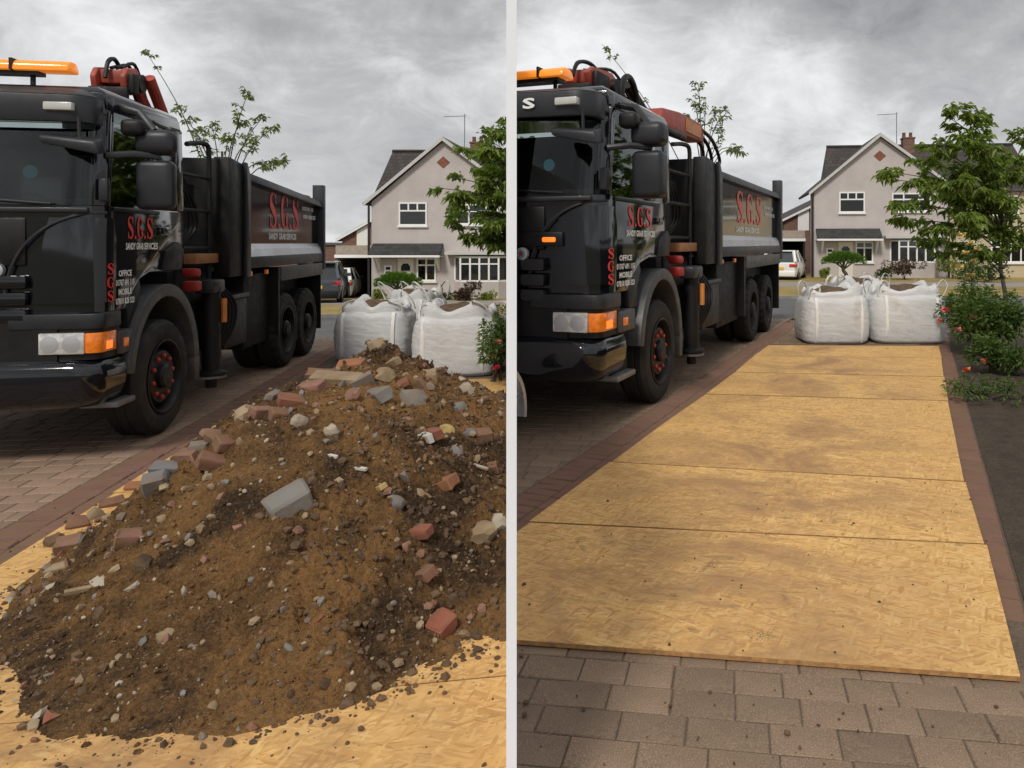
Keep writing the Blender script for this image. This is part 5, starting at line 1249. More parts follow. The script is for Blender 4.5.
def back_house(label, Y, px0, py0, px1, py1, pw0, pw1, pyb, pleft):
    a, b = W(px0, py0, Y), W(px1, py1, Y); z0 = zt(a.x, Y); sl = (b.z - a.z) / (b.x - a.x)
    T = thing('brick_house', label, 'house', (a.x, Y, z0), group='brick houses behind the car ports')
    zz_ = lambda x_: a.z - z0 + sl * x_
    w0, w1 = W(pw0, 240, Y).x - a.x, W(pw1, 240, Y).x - a.x; xe = 3.4; zb = W(px0, pyb, Y).z - z0
    MB().prism([(0.05, -0.3), (xe, -0.3), (xe, zz_(xe)), (0.05, zz_(0.05))], 0.0, 6.0).build('wall', 'far_brick', T, smooth=0)
    MB().prism([(w0, zb), (w1, zb), (w1, zz_(w1) - 0.03), (w0, zz_(w0) - 0.03)], -0.05, -0.003).build('white_cladding', 'white_frame', T, smooth=0)
    r_ = MB().prism([(-0.25, zz_(-0.25)), (xe, zz_(xe)), (xe, zz_(xe) + 0.14), (-0.25, zz_(-0.25) + 0.14)], -0.2, 6.2).build('roof', 'roof_tile', T, smooth=0)
    MB().prism([(-0.25, zz_(-0.25) - 0.03), (xe, zz_(xe) - 0.03), (xe, zz_(xe) + 0.12), (-0.25, zz_(-0.25) + 0.12)], -0.24, -0.203).build('barge_board', 'white_frame', r_, smooth=0)
    l_ = W(pleft, 245, Y + 4)
    T2 = thing('garden_outbuilding', label.replace('gable', 'outbuilding').replace('white-clad and brick', 'low dark brick'), 'outbuilding', (l_.x - 6, Y + 4, zt(l_.x, Y)), group='brick outbuildings left of the car ports')
    MB().box(0, 6.8, 0, 3, -0.3, l_.z - zt(l_.x, Y)).build('wall', 'far_brick', T2, smooth=0)
    MB().box(-0.1, 6.9, -0.12, 3.1, l_.z - zt(l_.x, Y) + 0.003, l_.z - zt(l_.x, Y) + 0.16).build('roof', 'lead', T2, smooth=0)
back_house('white-clad and brick gable behind the car port, heap drive side', 43.0, 341.3, 239, 370, 222.8, 357, 368, 247.5, 342)
back_house('white-clad and brick gable behind the car port, clean drive side', 48.0, 783, 220.6, 813.5, 205.8, 797.8, 808.8, 230.5, 784)

# ------------------------------------------------------------------ cars
def make_car(label, loc, heading, paint, L, Wd, Ht, suv, group=None, plate=True):
    T = thing('parked_car', label, 'car', loc, R_(90 - heading), group=group); h = Wd / 2
    belt = Ht * 0.60; gc = 0.20 if suv else 0.16
    st = [(0.0, 0.86, gc + 0.10, belt * 0.93), (0.10, 0.95, gc, belt), (0.9, 1.0, gc, belt + 0.02), (L * 0.62, 1.0, gc, belt), (L * 0.72, 0.99, gc, belt * 0.98), (L * 0.95, 0.92, gc + .02, belt * 0.80), (L, 0.78, gc + 0.12, belt * 0.62)]
    rings = []
    for x_, f_, z0, z1 in st:
        w_ = h * f_
        rings.append([Vector((x_, s_ * w_ * k_, z_)) for s_, k_, z_ in ((-1, 0.92, z0), (1, 0.92, z0), (1, 1.0, lerp(z0, z1, 0.35)), (1, 1.0, lerp(z0, z1, 0.7)), (1, 0.93, z1), (-1, 0.93, z1), (-1, 1.0, lerp(z0, z1, 0.7)), (-1, 1.0, lerp(z0, z1, 0.35)))])
    b_ = MB().loft(rings).build('body', paint, T, smooth=50)
    g0, g1, g2, g3 = 0.10, 0.52 if suv else 0.62, L * 0.50, L * 0.72
    gh = lambda x_, z_, w_: [Vector((x_, -w_, z_)), Vector((x_, w_, z_))]
    zr = Ht
    MB().add([(g0, -h * .90, belt), (g0, h * .90, belt), (g3, h * .90, belt - .02), (g3, -h * .90, belt - .02), (g1, -h * .72, zr - .05), (g1, h * .72, zr - .05), (g2, h * .72, zr - .03), (g2, -h * .72, zr - .03)], [(0, 1, 5, 4), (1, 2, 6, 5), (2, 3, 7, 6), (3, 0, 4, 7), (4, 5, 6, 7)]).build('glasshouse', 'car_glass', T, smooth=0)
    r_ = MB().box(g1 - (0.22 if suv else 0.1), g2 + 0.12, -h * .735, h * .735, zr - 0.055, zr).build('roof', paint, T, bevel=0.025)
    for s_ in (-1, 1):
        PT = lambda a_, b_, r_: MB().tube([a_, b_], r_, 6).build('pillar', paint, T)
        PT((g0, s_ * h * .9, belt), (g1 - .05, s_ * h * .735, zr - .04), 0.06 if suv else 0.08)
        PT((g3, s_ * h * .9, belt), (g2, s_ * h * .73, zr - .04), 0.04); PT((L * .42, s_ * h * .905, belt), (L * .40, s_ * h * .735, zr - .04), 0.03)
    MB().box(-0.06, 0.20, -h * .90, h * .90, gc + 0.02, gc + 0.30).build('rear_bumper', 'black_matte' if suv else paint, T, bevel=0.05)
    for s_ in (-1, 1):
        MB().box(-0.03 if not suv else 0.0, 0.28, min(s_ * h * .58, s_ * h * .985), max(s_ * h * .58, s_ * h * .985), belt * 0.74, belt * 0.92).build('tail_light', 'tail_red', T, bevel=0.03)
        MB().box(L * .60, L * .64, min(s_ * h * 1.0, s_ * h * 1.16), max(s_ * h * 1.0, s_ * h * 1.16), belt, belt + .14).build('door_mirror', 'black_matte' if not suv else paint, T, bevel=0.03)
    if plate: MB().box(-0.05, 0.0, -0.26, 0.26, belt * 0.62, belt * 0.62 + 0.12).build('number_plate', 'plate_yellow', T, smooth=0)
    if suv: MB().box(-0.07, -0.05, h * .45, h * .78, gc + .08, gc + .14).build('reflector', 'tail_red', T, smooth=0)
    rw = 0.35 if suv else 0.30
    for x_ in (0.78, L - 0.85):
        for s_ in (-1, 1):
            y0 = s_ * (h - 0.19)
            w_ = MB().lathe([(rw * .62, -0.10), (rw * .92, -0.11), (rw, -0.08), (rw, 0.08), (rw * .92, 0.11), (rw * .62, 0.10)], (x_, y0 + s_ * 0.08, rw), 'y', 24).build('wheel', 'tyre', T)
            MB().lathe([(rw * .66, 0.095), (rw * .60, 0.085), (rw * .2, 0.10), (0.0, 0.10)] if s_ > 0 else [(rw * .66, -0.095), (rw * .60, -0.085), (rw * .2, -0.10), (0.0, -0.10)], (x_, y0 + s_ * 0.08, rw), 'y', 20).build('rim', 'hub_metal', w_)
    return T
def place(px, Y): p = W(px, 243, Y); return p.x
def car_at(label, px_rr, Y, heading, paint, L, Wd, Ht, suv):
    x_ = place(px_rr, Y); d = Vector((math.sin(R_(heading)), math.cos(R_(heading)))); n_ = Vector((-d.y, d.x))
    c = Vector((x_, Y)) + n_ * Wd / 2
    return make_car(label, (c.x, c.y, zt(c.x, c.y + 1) + 0.02), heading, paint, L, Wd, Ht, suv)
car_at('dark grey-blue estate car parked with its rear towards us beyond the lorry', 341, 28.8, -16.5, 'car_dark', 4.3, 1.86, 1.62, True)
car_at('white hatchback half hidden behind the dark grey car by the car port', 352, 34.3, -12.0, 'car_white', 3.9, 1.75, 1.42, False)
car_at('white hatchback seen from behind beside the house, clean drive side', 797, 35.0, 20.0, 'car_white', 3.95, 1.75, 1.42, False)

# sliver of a car at the near left of the clean drive, mostly behind the partition
T = thing('parked_car', 'dark wheel and pale wing of a car just showing at the partition', 'car', (-1.155, 5.55, 0), R_(90 - 19.6))
w_ = MB().lathe([(0.19, -0.09), (0.28, -0.11), (0.31, -0.08), (0.31, 0.08), (0.28, 0.10), (0.19, 0.09)], (0.0, 0.0, 0.31), 'y', 40).build('wheel', 'tyre', T)
MB().lathe([(0.2, -0.08), (0.17, -0.07), (0.06, -0.085), (0.0, -0.085)], (0, 0, 0.31), 'y', 30).build('rim', 'hub_metal', w_)
m_ = MB(); arcs = [(0.36 * math.cos(R_(a)), 0.31 + 0.36 * math.sin(R_(a))) for a in range(-10, 191, 10)]; arco = [(0.40 * math.cos(R_(a)), 0.31 + 0.40 * math.sin(R_(a))) for a in range(-10, 191, 10)]
m_.loft([[Vector((a[0], -0.13, a[1])), Vector((b[0], -0.13, b[1])), Vector((b[0], 0.3, b[1])), Vector((a[0], 0.3, a[1]))] for a, b in zip(arcs, arco)])
m_.build('wing', 'silver', T)
cut_at_wall(T, WALL_N, 0.004)
# ------------------------------------------------------------------ bulk bags
def make_bag(label, cx, cy, w_, d_, h_, rz, seed, fill='clod_dark', fallen=0.0):
    rs = random.Random(seed)
    T = thing('bulk_bag', label, 'bulk bag', (cx, cy, zt(cx, cy)), rz, group='white bulk bags')
    def ring(z_, k_, sq, dz=0.0, n=120):
        o = []
        for i in range(n):
            a = 2 * math.pi * i / n; c, s_ = math.cos(a), math.sin(a)
            r = (abs(c) ** sq + abs(s_) ** sq) ** (-1 / sq)
            x_, y_ = c * r * w_ / 2 * k_, s_ * r * d_ / 2 * k_
            p = Vector((x_ * 3, y_ * 3, z_ * 3 + seed))
            nb_ = 0.022 * noise.noise(p * 0.8) + 0.007 * noise.noise(Vector((x_ * 3, y_ * 3, z_ * 15 + seed + x_ * 2))) + 0.018 * abs(noise.noise(Vector((x_ * 5 + y_ * 3, y_ * 5, z_ * 20 + x_ * 7)))) + 0.006 * noise.noise(Vector((x_ * 14, y_ * 14, z_ * 14)))
            f_ = 1 + nb_ * (1 if z_ > 0.02 else 0)
            o.append(Vector((x_ * f_, y_ * f_, z_ + dz * noise.noise(Vector((c * 2, s_ * 2, seed))) + dz * 0.35 * (abs(2 * c * s_) ** 3))))
        return o
    lv = []; steps = 44
    for i in range(steps + 1):
        f_ = i / steps; z_ = f_ * h_ * 0.86
        bulge = 0.90 + 0.12 * math.sin(math.pi * min(1, f_ * 1.02)) ** 0.6
        if f_ < 0.06: bulge -= (0.06 - f_) * 1.1
        if f_ > 0.9: bulge -= (f_ - 0.9) * 0.5
        lv.append(ring(z_, bulge, 4.6 - 1.2 * f_, 0.04 * f_))
    lv.append(ring(h_ * 0.91, 0.86, 3.4, 0.10)); lv.append(ring(h_ * 0.97, 0.77, 3.2, 0.16)); lv.append(ring(h_ * 0.95, 0.68, 3, 0.10)); lv.append(ring(h_ * 0.86, 0.66, 3, 0.03))
    m_ = MB(); m_.loft(lv, caps=False); m_.f.append(tuple(range(120))[::-1])
    b_ = m_.build('bag_body', 'bag_cloth', T, smooth=80, fix=False)
    # rubble showing in the mouth
    fl = MB(); n_ = 14; vs_ = []
    for j in range(n_ + 1):
        for i in range(n_ + 1):
            x_, y_ = lerp(-.36, .36, i / n_) * w_, lerp(-.36, .36, j / n_) * d_
            vs_.append((x_, y_, h_ * 0.90 + 0.12 * (1 - (x_ / w_ * 2.4) ** 2) * (1 - (y_ / d_ * 2.4) ** 2) + 0.05 * noise.noise(Vector((x_ * 6, y_ * 6, seed)))))
    fl.add(vs_, [(j * (n_ + 1) + i, j * (n_ + 1) + i + 1, (j + 1) * (n_ + 1) + i + 1, (j + 1) * (n_ + 1) + i) for j in range(n_) for i in range(n_)])
    tag(fl.build('rubble_fill', fill, T, smooth=60), kind='stuff')
    # corner lifting loops and the webbing they run into
    for sx_ in (-1, 1):
        for sy_ in (-1, 1):
            x_, y_ = sx_ * w_ * 0.36, sy_ * d_ * 0.34; hh = h_ * rs.uniform(1.04, 1.16); lean = rs.uniform(-0.14, 0.14)
            pts = catmull([(x_ - 0.07, y_, h_ * 0.84), (x_ - 0.075 + lean * .5, y_, h_ * 1.0), (x_ - 0.03 + lean, y_ + lean * .5, hh), (x_ + 0.035 + lean, y_ + lean * .5, hh - 0.01), (x_ + 0.085 + lean * .6, y_, h_ * 1.0), (x_ + 0.08, y_, h_ * 0.84)], 5)
            m_ = MB(); rings = []
            for i, p in enumerate(pts):
                p = Vector(p); nx = Vector(pts[min(i + 1, len(pts) - 1)]) - Vector(pts[max(i - 1, 0)]); nx.normalize(); bn = Vector((0.25 * sx_, 1, 0)).normalized(); tn = nx.cross(bn).normalized()
                rings.append([p + bn * 0.022 + tn * 0.003, p - bn * 0.022 + tn * 0.003, p - bn * 0.022 - tn * 0.003, p + bn * 0.022 - tn * 0.003])
            m_.loft(rings).build('lifting_loop', 'webbing', T, smooth=60)
    # vertical webbing on the faces
    for fx in (-0.33, 0.33):
        for sy_ in (-1,):
            path = []
            for i in range(12):
                f_ = i / 11; z_ = lerp(0.03, h_ * 0.86, f_); bulge = 0.90 + 0.12 * math.sin(math.pi * min(1, f_ * 1.02)) ** 0.6
                sq = 4.6 - 1.2 * f_; X_ = fx * w_; kx = abs(X_ / (w_ / 2 * bulge)); Y_ = sy_ * d_ / 2 * bulge * max(0.05, 1 - kx ** sq) ** (1 / sq)
                path.append((X_, Y_ * 1.012 - 0.006, z_))
            m_ = MB(); m_.loft([[Vector((p[0] - .022, p[1], p[2])), Vector((p[0] + .022, p[1], p[2])), Vector((p[0] + .022, p[1] + .02, p[2])), Vector((p[0] - .022, p[1] + .02, p[2]))] for p in path]).build('strap', 'webbing', T, smooth=60)
    return T
def bag_px(label, p0, p1, Y, d_, h_, rz, seed, **k):
    Ym = Y + 0.33 * d_; x0, x1 = (p0 - CX) / F * Ym, (p1 - CX) / F * Ym
    return make_bag(label, (x0 + x1) / 2, Y + d_ / 2, (x1 - x0), d_, h_, rz, seed, **k)
bag_px('white bulk bag on the right of the two behind the heap, straps up', 414, 500, 8.9, 0.95, 0.82, 0.02, 3)
bag_px('white bulk bag on the left behind the heap, beside the lorry wheels', 337, 410, 10.0, 0.95, 0.78, 0.05, 8)
bag_px('white bulk bag half hidden between and behind the two bags at the heap', 388, 440, 11.4, 0.9, 0.90, -0.2, 15)
bag_px('stained white bulk bag left of the pair at the end of the clean drive', 800, 867, 11.75, 1.0, 0.87, 0.03, 21)
bag_px('full white bulk bag right of the pair at the end of the clean drive', 869, 944, 11.78, 1.05, 0.91, -0.03, 33)
bag_px('white bulk bag half hidden behind the pair on the clean drive', 828, 888, 13.2, 0.9, 0.96, 0.2, 41)

# ------------------------------------------------------------------ soil heap
HC = Vector((-1.70, 4.85))
OUT = [(-90, 2.46), (-75, 2.36), (-60, 2.16), (-45, 2.05), (-25, 1.9), (0, 1.75), (25, 1.7), (50, 1.75), (75, 2.0), (95, 2.0), (115, 2.1), (135, 2.15), (155, 1.70), (172, 1.44), (190, 1.38), (205, 1.44), (220, 1.62), (235, 1.88), (250, 2.18), (270, 2.46)]
def rim_r(a):
    a = (a + 90) % 360 - 90
    for (a0, r0), (a1, r1) in zip(OUT[:-1], OUT[1:]):
        if a0 <= a <= a1: return lerp(r0, r1, smooth01((a - a0) / (a1 - a0)))
    return 2.2
def heap_raw(X, Y):
    dx, dy = X - HC.x, Y - HC.y; r = math.hypot(dx, dy); a = math.degrees(math.atan2(dy, dx))
    wob = 0.10 * noise.noise(Vector((X * 1.7, Y * 1.7, 4.0))) + 0.06 * noise.noise(Vector((X * 5, Y * 5, 9.0)))
    q = r / (rim_r(a) + wob)
    z_ = 0.835 * (max(0.0, 1.0 - q ** 1.12) ** 1.04) if q < 1 else -0.25 * (q - 1)
    # shoulder towards the front left, saddle behind it
    z_ += (0.27 * math.exp(-((X + 2.05) ** 2 / 0.26 + (Y - 3.85) ** 2 / 0.36)) + 0.13 * math.exp(-((X + 1.35) ** 2 / 0.22 + (Y - 3.4) ** 2 / 0.3))) * max(0, min(1, (1 - q) * 3))
    return z_, q
def heap(X, Y, fine=True):
    z_, q = heap_raw(X, Y); m__ = max(0.0, min(1.0, (1.05 - q) * 5))
    P = Vector((X, Y, 0))
    z_ += m__ * (0.07 * noise.noise(P * 2.3 + Vector((5, 0, 0))) + 0.045 * noise.noise(P * 5.5))
    if fine:
        n1_ = noise.noise(P * 13 + Vector((0, 3, 0))); n2_ = noise.noise(P * 28); n3_ = noise.noise(P * 60)
        rough = 0.55 + 0.75 * max(smooth01((X + 1.75) / 0.7), smooth01((Y - 4.1) / 0.8))
        z_ += m__ * rough * (0.062 * abs(noise.noise(P * 8.5)) + 0.050 * abs(n1_) + 0.036 * abs(n2_) + 0.022 * abs(n3_)) + m__ * 0.012 * noise.noise(P * 95)
    return z_
def on_heap(px, py):               # sight line to heap surface or boards
    Y = 1.9
    while Y < 10:
        p = W(px, py, Y)
        if p.z <= max(0.021, heap(p.x, p.y, True) + 0.012): return p
        Y += 0.01
    return p
step = 0.0105; nxh = int(4.2 / step); nyh = int(5.2 / step); x0h, y0h = -4.35, 2.12
vs_ = []; keep = []
for j in range(nyh + 1):
    Y = y0h + j * step
    for i in range(nxh + 1):
        X = x0h + i * step
        xw = WALL_DIR.x / WALL_DIR.y * Y - 0.014
        Xc = min(X, xw); z_ = heap(Xc, Y)
        if z_ > 0.0: vs_.append((Xc, Y, 0.016 + z_)); keep.append(X <= xw + step)
        else: vs_.append((Xc, Y, 0.012)); keep.append(False)
fs_ = []; k_ = nxh + 1
for j in range(nyh):
    for i in range(nxh):
        a, b, c, d = j * k_ + i, j * k_ + i + 1, (j + 1) * k_ + i + 1, (j + 1) * k_ + i
        if keep[a] or keep[b] or keep[c] or keep[d]:
            if vs_[b][0] - vs_[a][0] > 1e-6 or vs_[c][0] - vs_[d][0] > 1e-6: fs_.append((a, b, c, d))
hm = MB(); hm.add(vs_, fs_)
heap_root = thing('soil_heap', 'big heap of dug soil, sand and rubble tipped on boards', 'soil heap', (HC.x, HC.y, 0.02))
ho = hm.build('soil', 'soil', heap_root, smooth=180, fix=False)
ho.matrix_parent_inverse = Matrix.Translation((-HC.x, -HC.y, -0.02))
bm = bmesh.new(); bm.from_mesh(ho.data); bmesh.ops.delete(bm, geom=[v__ for v__ in bm.verts if not v__.link_faces], context='VERTS'); bm.to_mesh(ho.data); bm.free()

def lump(rs, r, sub_=1, flat=0.75, jag=0.28):
    bm_ = bmesh.new(); bmesh.ops.create_icosphere(bm_, subdivisions=sub_, radius=1.0)
    k1 = Vector((rs.uniform(0, 99), rs.uniform(0, 99), rs.uniform(0, 99)))
    sc = Vector((rs.uniform(0.75, 1.25), rs.uniform(0.75, 1.25), flat * rs.uniform(0.8, 1.2)))
    rot = Matrix.Rotation(rs.uniform(0, 6.3), 3, Vector((rs.uniform(-1, 1), rs.uniform(-1, 1), rs.uniform(-1, 1))).normalized())
    vs2 = []
    for v__ in bm_.verts:
        p = v__.co * (1 + jag * noise.noise(v__.co * 1.6 + k1) * 1.6); vs2.append(rot @ Vector((p.x * sc.x, p.y * sc.y, p.z * sc.z)) * r)
    fs2 = [tuple(q.index for q in f_.verts) for f_ in bm_.faces]; bm_.free()
    return vs2, fs2
rs = random.Random(5)
shapes = [lump(rs, 1.0, 1) for _ in range(14)]
def scatter(name, mat, n, rlo, rhi, pw_, zone, parent=None, emb=0.25, onboards=False):
    m_ = MB(); cnt = 0; tries = 0
    while cnt < n and tries < n * 30:
        tries += 1
        X, Y = rs.uniform(-4.2, -0.3), rs.uniform(2.0, 7.2)
        if X > WALL_DIR.x / WALL_DIR.y * Y - 0.05: continue
        z_, q = heap_raw(X, Y)
        if rs.random() > zone(X, Y, q): continue
        r = rlo + (rhi - rlo) * rs.random() ** pw_
        zz_ = (0.016 + heap(X, Y)) if q < 1.0 else 0.023
        zz_ = max(zz_, 0.022); sh_v, sh_f = shapes[rs.randrange(14)]
        rot = Matrix.Rotation(rs.uniform(0, 6.3), 3, 'Z')
        m_.add([Vector((X, Y, zz_ + r * (0.55 - emb))) + rot @ v__ * r for v__ in sh_v], sh_f); cnt += 1
    o = m_.build(name, mat, parent, smooth=40, fix=False)
    if parent: o.matrix_parent_inverse = Matrix.Translation((-HC.x, -HC.y, -0.02))
    return tag(o, kind='stuff')
lumpy = lambda X, Y: max(smooth01((X + 1.75) / 0.6), smooth01((Y - 4.1) / 0.8))
right_toe = lambda X, Y, q: 0.0 if q > 1.06 else max(lumpy(X, Y), 0.16 * smooth01((q - 0.86) / 0.14))
scatter('soil_clods', 'clod_dark', 5200, 0.006, 0.024, 2.8, right_toe, heap_root, 0.42)
scatter('soil_clods', 'clod_dark', 7000, 0.0025, 0.008, 2.0, lambda X, Y, q: 0.0 if q > 1.04 else 1.0, heap_root, 0.35)
scatter('soil_clods', 'soil', 6500, 0.003, 0.015, 2.6, lambda X, Y, q: 0.0 if q > 1.03 else 1.0, heap_root, 0.4)
scatter('pebbles', 'stone_buff', 1600, 0.003, 0.026, 4.5, lambda X, Y, q: 0.0 if q > 1.02 else 1.0, heap_root)
scatter('pebbles', 'stone_pale', 800, 0.003, 0.012, 2.6, lambda X, Y, q: 0.0 if q > 1.02 else 1.0, heap_root)
scatter('pebbles', 'stone_grey', 500, 0.003, 0.024, 4.0, lambda X, Y, q: 0.0 if q > 1.02 else 1.0, heap_root)
scatter('pebbles', 'brick_pink', 350, 0.003, 0.028, 4.0, lambda X, Y, q: 0.0 if q > 1.0 else 1.0, heap_root)
rs_keep = shapes
shapes = [lump(rs, 1.0, 1, 0.6, 0.55) for _ in range(14)]
crest = lambda X, Y, q: 0.0 if q > 1.04 else max(smooth01((Y - 4.0) / 0.7), 0.9 * smooth01((-2.35 - X) / 0.5), 0.10)
for mt_, n_ in (('stone_buff', 190), ('brick_pink', 130), ('stone_grey', 130), ('brick_brown', 110), ('stone_pale', 70), ('brick_red', 60)):
    o_ = scatter('rubble_fragments', mt_, n_, 0.012, 0.034, 1.6, crest, heap_root, 0.3)
    o_.data.polygons.foreach_set('use_smooth', [False] * len(o_.data.polygons))
shapes = rs_keep
cr_ = scatter('soil_crumbs', 'clod_dark', 750, 0.0025, 0.012, 3.0, lambda X, Y, q: 0.0 if q < 0.98 or q > 1.45 else math.exp(-(q - 0.98) * 13), None, 0.1)
tag(cr_, 'loose dark soil crumbs scattered on the boards round the heap', 'soil crumbs')
# crumbs on the clean boards
m_ = MB()
for i in range(150):
    p = G(rs.uniform(520, 1000), rs.choice((rs.uniform(350, 660), rs.uniform(480, 660), rs.uniform(686, 766))))
    r = rs.uniform(0.002, 0.007) if rs.random() < 0.9 else rs.uniform(0.007, 0.014)
    if NR.dot(Vector(p[:2]) - OR) < 0.05: continue
    a_, b_ = shapes[rs.randrange(14)]; hb_ = 0.024 if fn.dot(Vector(p[:2]) - fO) < -0.01 else 0.003
    m_.add([Vector((p.x, p.y, hb_ + r * 0.4)) + v__ * r for v__ in a_], b_)
for (sx0, sy0, lx, ly, an, n_) in ((709, 571, 0.05, 0.012, 0.9, 170), (673, 601, 0.018, 0.015, 0, 90), (762, 641, 0.035, 0.025, 0.2, 170), (806, 398, 0.16, 0.10, 0, 150), (955, 516, 0.05, 0.015, -0.6, 70), (790, 437, 0.2, 0.1, 0, 110), (700, 560, 0.12, 0.1, 0, 50)):
    c0_ = G(sx0, sy0)
    for q_ in range(n_ * 3):
        a_, b_ = rs.gauss(0, lx), rs.gauss(0, ly); X_, Y_ = c0_.x + a_ * math.cos(an) - b_ * math.sin(an), c0_.y + a_ * math.sin(an) + b_ * math.cos(an)
        r = rs.uniform(0.0008, 0.0024); v3, f3 = shapes[rs.randrange(14)]; m_.add([Vector((X_ + v__.x * r, Y_ + v__.y * r, 0.0242 + v__.z * r * 0.5)) for v__ in v3], f3)
tag(m_.build('soil_crumbs', 'clod_dark', smooth=40, fix=False), 'tiny soil crumbs left on the clean boards and paving', 'soil crumbs', kind='stuff')

# ------------------------------------------------------------------ single pieces of rubble lying on the heap
def chipped(rs2, a, b, c, chip=0.02, cut=None, frog=(px, py) in ((440, 630), (134, 541), (444, 487))):
    bm_ = bmesh.new(); bmesh.ops.create_cube(bm_, size=1.0); bm_.normal_update()
    for v__ in bm_.verts: v__.co = Vector((v__.co.x * a, v__.co.y * b, v__.co.z * c))
    if frog:     # hollow in the bed face
        tf = max(bm_.faces, key=lambda f_: f_.normal.z if f_.normal.length else -1)
        bmesh.ops.inset_individual(bm_, faces=[tf], thickness=min(a, b) * 0.22, depth=-c * 0.22)
    if cut:      # broken end
        bmesh.ops.bisect_plane(bm_, geom=bm_.verts[:] + bm_.edges[:] + bm_.faces[:], plane_co=(a * cut, 0, 0), plane_no=(1, rs2.uniform(-.5, .5), rs2.uniform(-.4, .4)), clear_outer=True)
        bmesh.ops.holes_fill(bm_, edges=[e_ for e_ in bm_.edges if len(e_.link_faces) == 1])
    bmesh.ops.bevel(bm_, geom=bm_.edges[:], offset=min(a, b, c) * 0.10, segments=1, affect='EDGES')
    bmesh.ops.triangulate(bm_, faces=bm_.faces[:]); bmesh.ops.subdivide_edges(bm_, edges=[e_ for e_ in bm_.edges if e_.calc_length() > min(a, b, c) * 0.8], cuts=1)
    k1 = Vector((rs2.uniform(0, 50), rs2.uniform(0, 50), 0))
    for v__ in bm_.verts: v__.co += v__.co.normalized() * chip * (noise.noise(v__.co * 18 + k1) + 0.5 * noise.noise(v__.co * 50 + k1))
    vs2 = [v__.co.copy() for v__ in bm_.verts]; bm_.verts.index_update(); fs2 = [tuple(q.index for q in f_.verts) for f_ in bm_.faces]; bm_.free()
    return vs2, fs2
BR_ = (0.215, 0.1025, 0.066)
